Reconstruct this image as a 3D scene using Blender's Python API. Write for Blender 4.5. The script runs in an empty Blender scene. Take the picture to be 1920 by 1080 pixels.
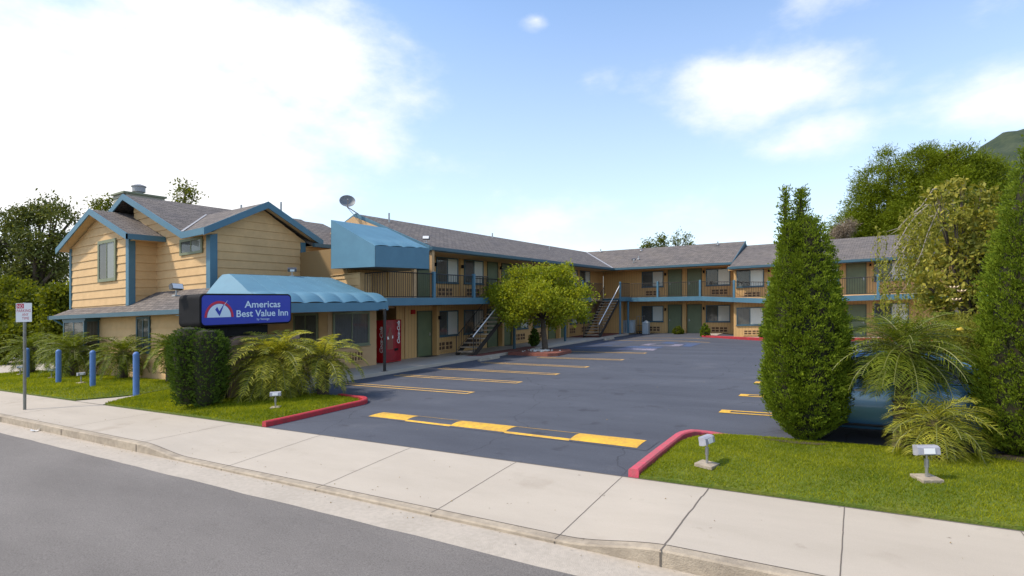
import bpy, math, random
import numpy as np
from mathutils import Vector, Matrix
R = math.radians
random.seed(7); RNG = np.random.default_rng(11)
scene = bpy.context.scene

# ------------------------------------------------------------ site frame
# x runs along the street (to the right), y into the motel lot.  The whole site
# lies on one gentle slope (SX, SY metres of rise per metre), as the place does.
SX, SY = 0.02869, 0.01788
YAW = R(31.93)
EYE = 2.25
def sl(x, y): return SX*x + SY*y

# ------------------------------------------------------------ camera
cam_d = bpy.data.cameras.new('camera'); cam = bpy.data.objects.new('camera', cam_d)
scene.collection.objects.link(cam); scene.camera = cam
cam.location = (0, 0, EYE); cam.rotation_euler = (R(90), 0, YAW)
cam_d.sensor_width = 36; cam_d.lens = 19.5; cam_d.shift_y = 0.0203
cam_d.clip_start = 0.05; cam_d.clip_end = 3000

# ------------------------------------------------------------ light
SUN_AZ = math.atan2(-0.70, -0.72)      # direction towards the sun, in x-y
SUN_EL = R(52)
sv = Vector((math.cos(SUN_AZ)*math.cos(SUN_EL), math.sin(SUN_AZ)*math.cos(SUN_EL), math.sin(SUN_EL)))
sd = bpy.data.lights.new('sun', 'SUN'); sun = bpy.data.objects.new('sun', sd)
scene.collection.objects.link(sun)
sd.energy = 3.1; sd.angle = R(4); sd.color = (1, .90, .76)
sun.rotation_euler = sv.to_track_quat('Z', 'Y').to_euler()
scene.view_settings.view_transform = 'Standard'; scene.view_settings.look = 'None'
scene.view_settings.gamma = 1; scene.view_settings.exposure = 0.44
scene.view_settings.use_curve_mapping = False

world = bpy.data.worlds.new('World'); scene.world = world; world.use_nodes = True
def build_world():
    nt = world.node_tree; N = nt.nodes; L = nt.links; N.clear()
    out = N.new('ShaderNodeOutputWorld'); bg = N.new('ShaderNodeBackground')
    sky = N.new('ShaderNodeTexSky'); sky.sky_type = 'NISHITA'; sky.sun_disc = False
    sky.sun_elevation = SUN_EL; sky.sun_rotation = math.atan2(sv.x, sv.y)
    sky.air_density = 1.0; sky.dust_density = 0.6; sky.ozone_density = 1.5
    tc = N.new('ShaderNodeTexCoord')
    def m(op, a, b=None, c=None, clamp=False):
        n = N.new('ShaderNodeMath'); n.operation = op; n.use_clamp = clamp
        for i, v in enumerate((a, b, c)):
            if v is None: continue
            if isinstance(v, (int, float)): n.inputs[i].default_value = v
            else: L.new(v, n.inputs[i])
        return n.outputs[0]
    sep = N.new('ShaderNodeSeparateXYZ'); L.new(tc.outputs['Generated'], sep.inputs[0])
    X, Y, Z = sep.outputs
    cy, sy = math.cos(YAW), math.sin(YAW)
    fx = m('ADD', m('MULTIPLY', X, -sy), m('MULTIPLY', Y, cy))
    rx = m('ADD', m('MULTIPLY', X, cy), m('MULTIPLY', Y, sy))
    az = m('ARCTAN2', rx, fx); el = m('ARCSINE', Z)
    nz = N.new('ShaderNodeTexNoise'); nz.inputs['Scale'].default_value = 3.2
    nz.inputs['Detail'].default_value = 8; nz.inputs['Roughness'].default_value = .56
    mp = N.new('ShaderNodeMapping'); mp.inputs['Scale'].default_value = (1, 1, 1.9); mp.inputs['Location'].default_value = (3.1, 1.7, .4)
    L.new(tc.outputs['Generated'], mp.inputs[0]); L.new(mp.outputs[0], nz.inputs['Vector'])
    nz2 = N.new('ShaderNodeTexNoise'); nz2.inputs['Scale'].default_value = 11; nz2.inputs['Detail'].default_value = 9; nz2.inputs['Roughness'].default_value = .62
    L.new(mp.outputs[0], nz2.inputs['Vector'])
    nzv = m('ADD', m('MULTIPLY', nz.outputs['Fac'], .74), m('MULTIPLY', nz2.outputs['Fac'], .26))
    def blob(a0, e0, wa, we, s):
        da = m('DIVIDE', m('SUBTRACT', az, R(a0)), R(wa)); de = m('DIVIDE', m('SUBTRACT', el, R(e0)), R(we))
        r = m('SQRT', m('ADD', m('MULTIPLY', da, da), m('MULTIPLY', de, de)))
        return m('MULTIPLY', m('SUBTRACT', 1.0, r), s)
    B = [(-36, 14, 27, 19, 1.9), (-22, 22, 10, 12, 1.1), (-60, 25, 40, 30, 1.6), (22.5, 20, 11.5, 4.8, 1.15), (28, 15.6, 5.5, 2.4, .85),
         (44, 16, 9, 3, 1.0), (2, 9, 9, 5, .5), (-7, 14, 6, 3, .35), (-2, 3, 60, 7, .42), (31, 26.5, 8, 3.5, .75), (43, 26, 10, 4, .8), (2.5, 27.5, 2.2, 1.1, .7), (8, 22.3, 3, 1.4, .35),
         (150, 30, 50, 20, .9), (95, 35, 20, 15, .8), (-130, 35, 30, 20, .9)]
    acc = None
    for b in B:
        v = blob(*b); acc = v if acc is None else m('MAXIMUM', acc, v)
    dens = m('ADD', acc, m('MULTIPLY', m('SUBTRACT', nzv, .505), 3.6))
    mr = N.new('ShaderNodeMapRange'); mr.interpolation_type = 'SMOOTHSTEP'
    L.new(dens, mr.inputs[0]); mr.inputs[1].default_value = 0.0; mr.inputs[2].default_value = 1.25
    mr.inputs[3].default_value = 0.0; mr.inputs[4].default_value = 1.0
    # thin veil low over the horizon
    veil = N.new('ShaderNodeMapRange'); L.new(el, veil.inputs[0]); veil.inputs[1].default_value = R(-2); veil.inputs[2].default_value = R(30)
    veil.inputs[3].default_value = .60; veil.inputs[4].default_value = 0.0
    tint = N.new('ShaderNodeMix'); tint.data_type = 'RGBA'; tint.blend_type = 'MULTIPLY'; tint.inputs[0].default_value = 1
    L.new(sky.outputs[0], tint.inputs[6]); tint.inputs[7].default_value = (2.05, 2.08, 2.10, 1)
    mv = N.new('ShaderNodeMix'); mv.data_type = 'RGBA'; L.new(veil.outputs[0], mv.inputs[0])
    L.new(tint.outputs[2], mv.inputs[6]); mv.inputs[7].default_value = (6.5, 6.85, 7.5, 1)
    mix = N.new('ShaderNodeMix'); mix.data_type = 'RGBA'; L.new(mr.outputs[0], mix.inputs[0])
    L.new(mv.outputs[2], mix.inputs[6]); mix.inputs[7].default_value = (9.0, 8.95, 8.95, 1)
    L.new(mix.outputs[2], bg.inputs[0]); bg.inputs[1].default_value = 0.10
    L.new(bg.outputs[0], out.inputs[0])
build_world()

# ------------------------------------------------------------ materials
MATS = {}
def mat(name, col, rough=.7, col2=None, nscale=6, bump=0, bscale=60, metal=0, spec=.5, coat=0, fine=0, coord='Object', alpha=None):
    """principled material whose colour wanders between col and col2 by noise; optional fine grain bump"""
    if name in MATS: return MATS[name]
    M = bpy.data.materials.new(name); M.use_nodes = True; nt = M.node_tree; N = nt.nodes; L = nt.links
    P = N['Principled BSDF']; P.inputs['Roughness'].default_value = rough; P.inputs['Metallic'].default_value = metal
    P.inputs['Specular IOR Level'].default_value = spec; P.inputs['Coat Weight'].default_value = coat
    P.inputs['Base Color'].default_value = (*col, 1)
    tc = N.new('ShaderNodeTexCoord')
    if col2:
        n = N.new('ShaderNodeTexNoise'); n.inputs['Scale'].default_value = nscale; n.inputs['Detail'].default_value = 6; n.inputs['Roughness'].default_value = .62
        L.new(tc.outputs[coord], n.inputs['Vector'])
        r = N.new('ShaderNodeMapRange'); r.inputs[1].default_value = .32; r.inputs[2].default_value = .68; L.new(n.outputs['Fac'], r.inputs[0])
        fac = r.outputs[0]
        if fine:
            n2 = N.new('ShaderNodeTexNoise'); n2.inputs['Scale'].default_value = fine; n2.inputs['Detail'].default_value = 3
            L.new(tc.outputs[coord], n2.inputs['Vector'])
            mm = N.new('ShaderNodeMath'); mm.operation = 'MULTIPLY_ADD'; L.new(n2.outputs['Fac'], mm.inputs[0]); mm.inputs[1].default_value = 2.4
            ad = N.new('ShaderNodeMath'); ad.operation = 'SUBTRACT'; L.new(fac, ad.inputs[0]); ad.inputs[1].default_value = 1.2
            L.new(ad.outputs[0], mm.inputs[2]); mm.use_clamp = True; fac = mm.outputs[0]
        x = N.new('ShaderNodeMix'); x.data_type = 'RGBA'; L.new(fac, x.inputs[0]); x.inputs[6].default_value = (*col, 1); x.inputs[7].default_value = (*col2, 1)
        L.new(x.outputs[2], P.inputs['Base Color'])
    if bump:
        b = N.new('ShaderNodeBump'); b.inputs['Strength'].default_value = bump; b.inputs['Distance'].default_value = .02
        n3 = N.new('ShaderNodeTexNoise'); n3.inputs['Scale'].default_value = bscale; n3.inputs['Detail'].default_value = 4
        L.new(tc.outputs[coord], n3.inputs['Vector']); L.new(n3.outputs['Fac'], b.inputs['Height']); L.new(b.outputs[0], P.inputs['Normal'])
    MATS[name] = M; return M

def leafmat(name, ca, cb, rough=.55, trans=.25, hue=0):
    """leaf colour varies per leaf by the 'rnd' attribute stored on the mesh"""
    M = bpy.data.materials.new(name); M.use_nodes = True; nt = M.node_tree; N = nt.nodes; L = nt.links
    P = N['Principled BSDF']; P.inputs['Roughness'].default_value = rough; P.inputs['Specular IOR Level'].default_value = .12
    at = N.new('ShaderNodeAttribute'); at.attribute_name = 'rnd'
    x = N.new('ShaderNodeValToRGB'); L.new(at.outputs['Fac'], x.inputs[0])
    cr = x.color_ramp; cr.elements[0].color = (*ca, 1); cr.elements[1].color = (*cb, 1)
    L.new(x.outputs[0], P.inputs['Base Color'])
    tr = N.new('ShaderNodeBsdfTranslucent'); mx = N.new('ShaderNodeMixShader'); mx.inputs[0].default_value = trans
    g = N.new('ShaderNodeMix'); g.data_type = 'RGBA'; g.blend_type = 'MULTIPLY'; g.inputs[0].default_value = 1
    L.new(x.outputs[0], g.inputs[6]); g.inputs[7].default_value = (1.6, 1.5, .5, 1)
    L.new(g.outputs[2], tr.inputs[0]); L.new(P.outputs[0], mx.inputs[1]); L.new(tr.outputs[0], mx.inputs[2])
    L.new(mx.outputs[0], N['Material Output'].inputs[0]); MATS[name] = M; return M

def sidingmat(name, col, col2):
    M = mat(name, col, .75, col2, 2.2, .25, 40); nt = M.node_tree; return M

def t111(name, col, col2, axis):
    """grooved plywood siding: thin vertical grooves every 20 cm in the bump"""
    M = bpy.data.materials.new(name); M.use_nodes = True; nt = M.node_tree; N = nt.nodes; L = nt.links
    P = N['Principled BSDF']; P.inputs['Roughness'].default_value = .8
    tc = N.new('ShaderNodeTexCoord'); sp = N.new('ShaderNodeSeparateXYZ'); L.new(tc.outputs['Object'], sp.inputs[0])
    f = N.new('ShaderNodeMath'); f.operation = 'MULTIPLY'; L.new(sp.outputs[axis], f.inputs[0]); f.inputs[1].default_value = 5
    fr = N.new('ShaderNodeMath'); fr.operation = 'FRACT'; L.new(f.outputs[0], fr.inputs[0])
    lt = N.new('ShaderNodeMath'); lt.operation = 'GREATER_THAN'; L.new(fr.outputs[0], lt.inputs[0]); lt.inputs[1].default_value = .07
    n = N.new('ShaderNodeTexNoise'); n.inputs['Scale'].default_value = 1.4; n.inputs['Detail'].default_value = 8; n.inputs['Roughness'].default_value = .7
    L.new(tc.outputs['Object'], n.inputs['Vector'])
    x = N.new('ShaderNodeMix'); x.data_type = 'RGBA'; L.new(n.outputs['Fac'], x.inputs[0]); x.inputs[6].default_value = (*col, 1); x.inputs[7].default_value = (*col2, 1)
    d = N.new('ShaderNodeMix'); d.data_type = 'RGBA'; L.new(lt.outputs[0], d.inputs[0]); d.inputs[6].default_value = (*[c*.45 for c in col], 1); L.new(x.outputs[2], d.inputs[7])
    L.new(d.outputs[2], P.inputs['Base Color'])
    b = N.new('ShaderNodeBump'); b.inputs['Strength'].default_value = .6; b.inputs['Distance'].default_value = .01; L.new(lt.outputs[0], b.inputs['Height']); L.new(b.outputs[0], P.inputs['Normal'])
    MATS[name] = M; return M

def shingles(name):
    M = bpy.data.materials.new(name); M.use_nodes = True; nt = M.node_tree; N = nt.nodes; L = nt.links
    P = N['Principled BSDF']; P.inputs['Roughness'].default_value = .85; P.inputs['Specular IOR Level'].default_value = .25
    uv = N.new('ShaderNodeUVMap'); uv.uv_map = 'uv'
    br = N.new('ShaderNodeTexBrick'); L.new(uv.outputs[0], br.inputs['Vector'])
    br.inputs['Scale'].default_value = 1; br.inputs['Brick Width'].default_value = .30; br.inputs['Row Height'].default_value = .145
    br.inputs['Mortar Size'].default_value = .012; br.inputs['Bias'].default_value = 0; br.offset = .42
    br.inputs['Color1'].default_value = (.125, .112, .102, 1); br.inputs['Color2'].default_value = (.205, .18, .16, 1); br.inputs['Mortar'].default_value = (.055, .05, .05, 1)
    n = N.new('ShaderNodeTexNoise'); n.inputs['Scale'].default_value = .7; n.inputs['Detail'].default_value = 7; n.inputs['Roughness'].default_value = .7; L.new(uv.outputs[0], n.inputs['Vector'])
    mx = N.new('ShaderNodeMix'); mx.data_type = 'RGBA'; mx.blend_type = 'MULTIPLY'; mx.inputs[0].default_value = 1; L.new(br.outputs[0], mx.inputs[6])
    r = N.new('ShaderNodeValToRGB'); L.new(n.outputs['Fac'], r.inputs[0]); r.color_ramp.elements[0].position = .3; r.color_ramp.elements[0].color = (.86, .86, .90, 1)
    r.color_ramp.elements[1].position = .72; r.color_ramp.elements[1].color = (1.12, 1.08, 1.02, 1); L.new(r.outputs[0], mx.inputs[7])
    n2 = N.new('ShaderNodeTexNoise'); n2.inputs['Scale'].default_value = 22; n2.inputs['Detail'].default_value = 3; L.new(uv.outputs[0], n2.inputs['Vector'])
    r2 = N.new('ShaderNodeMapRange'); L.new(n2.outputs['Fac'], r2.inputs[0]); r2.inputs[1].default_value = .3; r2.inputs[2].default_value = .7; r2.inputs[3].default_value = .7; r2.inputs[4].default_value = 1.3
    m2 = N.new('ShaderNodeMix'); m2.data_type = 'RGBA'; m2.blend_type = 'MULTIPLY'; m2.inputs[0].default_value = 1; L.new(mx.outputs[2], m2.inputs[6]); L.new(r2.outputs[0], m2.inputs[7])
    L.new(m2.outputs[2], P.inputs['Base Color'])
    b = N.new('ShaderNodeBump'); b.inputs['Strength'].default_value = .7; b.inputs['Distance'].default_value = .015; L.new(br.outputs['Fac'], b.inputs['Height']); b.invert = True
    L.new(b.outputs[0], P.inputs['Normal']); MATS[name] = M; return M

def asphalt(name, ca, cb, grain, patches, cracks=False, speck=.0, stains=None):
    """two-scale noise: broad worn patches and fine aggregate"""
    M = bpy.data.materials.new(name); M.use_nodes = True; nt = M.node_tree; N = nt.nodes; L = nt.links
    P = N['Principled BSDF']; P.inputs['Roughness'].default_value = .82; P.inputs['Specular IOR Level'].default_value = .35
    tc = N.new('ShaderNodeTexCoord')
    mp = N.new('ShaderNodeMapping'); mp.inputs['Rotation'].default_value = (0, 0, R(28)); mp.inputs['Scale'].default_value = (1, 3.2, 1); L.new(tc.outputs['Object'], mp.inputs[0])
    n = N.new('ShaderNodeTexNoise'); n.inputs['Scale'].default_value = patches; n.inputs['Detail'].default_value = 9; n.inputs['Roughness'].default_value = .65; L.new(mp.outputs[0], n.inputs['Vector'])
    n2 = N.new('ShaderNodeTexNoise'); n2.inputs['Scale'].default_value = grain; n2.inputs['Detail'].default_value = 3; n2.inputs['Roughness'].default_value = .8; L.new(tc.outputs['Object'], n2.inputs['Vector'])
    r = N.new('ShaderNodeMapRange'); L.new(n.outputs['Fac'], r.inputs[0]); r.inputs[1].default_value = .3; r.inputs[2].default_value = .7
    x = N.new('ShaderNodeMix'); x.data_type = 'RGBA'; L.new(r.outputs[0], x.inputs[0]); x.inputs[6].default_value = (*ca, 1); x.inputs[7].default_value = (*cb, 1)
    r2 = N.new('ShaderNodeMapRange'); L.new(n2.outputs['Fac'], r2.inputs[0]); r2.inputs[1].default_value = .28; r2.inputs[2].default_value = .72; r2.inputs[3].default_value = 1-speck; r2.inputs[4].default_value = 1+speck
    y = N.new('ShaderNodeMix'); y.data_type = 'RGBA'; y.blend_type = 'MULTIPLY'; y.inputs[0].default_value = 1; L.new(x.outputs[2], y.inputs[6]); L.new(r2.outputs[0], y.inputs[7])
    last = y.outputs[2]
    if cracks:
        v = N.new('ShaderNodeTexVoronoi'); v.feature = 'DISTANCE_TO_EDGE'; v.inputs['Scale'].default_value = cracks
        nn = N.new('ShaderNodeTexNoise'); nn.inputs['Scale'].default_value = 1.3; nn.inputs['Detail'].default_value = 6; L.new(tc.outputs['Object'], nn.inputs['Vector'])
        av = N.new('ShaderNodeMix'); av.data_type = 'VECTOR'; av.inputs[0].default_value = .35; L.new(tc.outputs['Object'], av.inputs[4]); L.new(nn.outputs['Color'], av.inputs[5]); L.new(av.outputs[1], v.inputs['Vector'])
        cr = N.new('ShaderNodeMapRange'); L.new(v.outputs['Distance'], cr.inputs[0]); cr.inputs[1].default_value = 0; cr.inputs[2].default_value = .004; cr.inputs[3].default_value = .55; cr.inputs[4].default_value = 1
        z = N.new('ShaderNodeMix'); z.data_type = 'RGBA'; z.blend_type = 'MULTIPLY'; z.inputs[0].default_value = 1; L.new(last, z.inputs[6]); L.new(cr.outputs[0], z.inputs[7]); last = z.outputs[2]
    if stains:
        for sc, lo, hi, colr, off in stains:
            mq = N.new('ShaderNodeMapping'); mq.inputs['Location'].default_value = (off, off*.7, 0); L.new(tc.outputs['Object'], mq.inputs[0])
            q = N.new('ShaderNodeTexNoise'); q.inputs['Scale'].default_value = sc; q.inputs['Detail'].default_value = 5; q.inputs['Roughness'].default_value = .55; L.new(mq.outputs[0], q.inputs['Vector'])
            qr = N.new('ShaderNodeMapRange'); qr.interpolation_type = 'SMOOTHSTEP'; L.new(q.outputs['Fac'], qr.inputs[0]); qr.inputs[1].default_value = lo; qr.inputs[2].default_value = hi
            qm = N.new('ShaderNodeMix'); qm.data_type = 'RGBA'; qm.blend_type = 'MULTIPLY'; L.new(qr.outputs[0], qm.inputs[0]); L.new(last, qm.inputs[6]); qm.inputs[7].default_value = (*colr, 1); last = qm.outputs[2]
    L.new(last, P.inputs['Base Color'])
    b = N.new('ShaderNodeBump'); b.inputs['Strength'].default_value = .5; b.inputs['Distance'].default_value = .006; L.new(n2.outputs['Fac'], b.inputs['Height']); L.new(b.outputs[0], P.inputs['Normal'])
    MATS[name] = M; return M

TAN = (.65, .425, .20); TAN2 = (.55, .355, .165)
siding = sidingmat('lap_siding_paint', TAN, TAN2)
t1x = t111('grooved_siding_x', (.62, .385, .155), (.52, .315, .125), 0)
t1y = t111('grooved_siding_y', (.62, .385, .155), (.52, .315, .125), 1)
stucco = mat('tan_stucco', (.56, .37, .19), .9, (.49, .32, .165), 1.5, .3, 90)
brownwall = mat('brown_stucco', (.20, .115, .075), .9, (.155, .09, .06), 2, .5, 70)
blue = mat('blue_trim_paint', (.075, .18, .245), .55, (.06, .15, .21), 1.5, .05, 30)
bluedk = mat('blue_gutter_paint', (.05, .115, .15), .45, (.04, .095, .125), 2)
bluepost = mat('bollard_paint', (.09, .20, .46), .45, (.07, .165, .38), 8, .1, 20)
greentrim = mat('olive_trim_paint', (.20, .22, .13), .6, (.16, .18, .11), 3)
doorgreen = mat('green_door_paint', (.14, .17, .085), .5, (.11, .14, .07), 2)
doorframe = mat('green_door_frame', (.085, .10, .055), .5)
iron = mat('black_iron', (.022, .02, .018), .45)
steel = mat('grey_steel', (.42, .42, .42), .35, (.3, .3, .3), 6, metal=.7)
tread = mat('concrete_tread', (.48, .37, .25), .9, (.26, .21, .155), 4, .3, 60)
awntop = mat('awning_vinyl', (.095, .225, .305), .6, (.08, .19, .262), 1.6, .05, 12)
concrete = asphalt('sidewalk_concrete', (.465, .408, .333), (.41, .358, .29), 140, .5, 0, .09, [(.8, .60, .74, (.86, .84, .82), 3), (9, .715, .74, (.55, .52, .50), 7), (2.2, .66, .74, (.88, .87, .86), 11)])
kerbcon = mat('kerb_concrete', (.42, .35, .26), .9, (.29, .24, .18), 1.6, .5, 70, fine=9)
gutter = mat('gutter_concrete', (.475, .415, .34), .9, (.40, .35, .285), 1.3, .5, 110, fine=18)
jointm = mat('joint_dirt', (.13, .11, .09), .95)
street = asphalt('street_asphalt', (.135, .122, .110), (.185, .168, .152), 75, .28, 0, .45, [(.5, .58, .70, (.86, .86, .86), 2), (2.5, .68, .76, (.78, .76, .75), 5)])
lotm = asphalt('sealed_lot_asphalt', (.056, .060, .074), (.086, .092, .110), 60, .22, .42, .25, [(1.3, .62, .70, (.74, .72, .72), 0), (.55, .58, .72, (1.28, 1.24, 1.18), 9), (3.2, .70, .76, (.68, .66, .65), 4)])
yel = mat('yellow_paint', (.76, .43, .03), .75, (.50, .29, .045), 2.2, .3, 60, fine=17)
yelw = mat('worn_yellow_paint', (.72, .42, .10), .8, (.45, .29, .10), 3, .2, 60, fine=16)
redp = mat('red_kerb_paint', (.50, .022, .035), .65, (.33, .03, .035), 4, .35, 50, fine=13)
redf = mat('faded_red_kerb_paint', (.58, .07, .11), .75, (.40, .10, .11), 4, .4, 50, fine=15)
brick = mat('brick_paving', (.26, .085, .055), .85, (.17, .06, .045), 9, .5, 50)
black = mat('black_enamel', (.010, .010, .011), .7, (.016, .016, .017), 3, spec=.12)
soil = mat('soil', (.08, .055, .035), .95, (.05, .035, .025), 6, .6, 30)
white = mat('white_paint', (.78, .78, .76), .5)
bark = mat('bark', (.11, .085, .06), .95, (.06, .045, .035), 7, .8, 25)
greybark = mat('pale_bark', (.36, .31, .25), .9, (.22, .19, .15), 7, .6, 25)
fibre = mat('palm_fibre', (.10, .07, .045), .95, (.05, .035, .025), 12, .9, 30)
roofm = shingles('asphalt_shingles')
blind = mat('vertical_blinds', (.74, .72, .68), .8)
greyblind = mat('mid_grey_blinds', (.26, .26, .25), .8); shadefill = mat('opening_shade', (.03, .028, .026), .9)  # mid-grey house blinds; near-black fill holds the shade of openings
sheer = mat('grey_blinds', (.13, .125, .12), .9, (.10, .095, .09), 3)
redm = mat('red_enamel', (.50, .008, .016), .3, (.42, .006, .013), 3, coat=.3)
darkred = mat('dark_red_panel', (.34, .012, .02), .25, (.20, .008, .014), 5)
signblue = mat('blue_sign_face', (.022, .045, .42), .35, (.02, .04, .38), 2)
signlight = mat('pale_blue_lettering', (.60, .74, .88), .4)
signred = mat('red_sign_arc', (.52, .02, .06), .4)
flash = mat('galvanised_flashing', (.33, .33, .34), .6)
chromew = mat('lamp_housing', (.40, .40, .43), .5, (.30, .30, .34), 20, metal=.1)
darkhouse = mat('dark_lamp_housing', (.10, .10, .105), .4, metal=.5); lens = mat('lamp_lens', (.75, .75, .75), .2)
stonew = mat('white_pebbles', (.62, .60, .56), .8, (.45, .43, .4), 9)
boxgrey = mat('grey_cabinet', (.36, .40, .42), .5, (.30, .34, .36), 3)
accbrown = mat('vent_cover', (.52, .33, .15), .7); ventshade = mat('vent_hole_shade', (.10, .055, .028), .9)
grassbase = mat('lawn_soil_green', (.08, .125, .008), .95, (.14, .16, .015), 1.2, .8, 60, fine=20)
dirt = mat('far_ground', (.12, .115, .06), .95, (.08, .10, .04), .08)
blpaint = mat('blue_parking_paint', (.05, .09, .20), .8, (.065, .08, .12), 2.5, fine=10)
pinkpaint = mat('faded_white_paint', (.30, .26, .31), .85, (.10, .10, .13), 2.2, fine=10)
hillm = mat('hill_scrub', (.016, .032, .012), .95, (.05, .065, .026), .05, .8, .4, fine=.5)

gl = bpy.data.materials.new('window_glass'); gl.use_nodes = True
def _glass():
    N = gl.node_tree.nodes; L = gl.node_tree.links; N.clear()
    o = N.new('ShaderNodeOutputMaterial'); t = N.new('ShaderNodeBsdfTransparent'); g = N.new('ShaderNodeBsdfGlossy'); g.inputs['Roughness'].default_value = .04
    t.inputs[0].default_value = (.88, .90, .88, 1)
    f = N.new('ShaderNodeLayerWeight'); f.inputs[0].default_value = .5; m = N.new('ShaderNodeMixShader')
    p = N.new('ShaderNodeMath'); p.operation = 'POWER'; L.new(f.outputs['Facing'], p.inputs[0]); p.inputs[1].default_value = 5
    a = N.new('ShaderNodeMath'); a.operation = 'MULTIPLY_ADD'; L.new(p.outputs[0], a.inputs[0]); a.inputs[1].default_value = .7; a.inputs[2].default_value = .05
    L.new(a.outputs[0], m.inputs[0]); L.new(t.outputs[0], m.inputs[1]); L.new(g.outputs[0], m.inputs[2]); L.new(m.outputs[0], o.inputs[0])
_glass(); MATS['glass'] = gl

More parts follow.
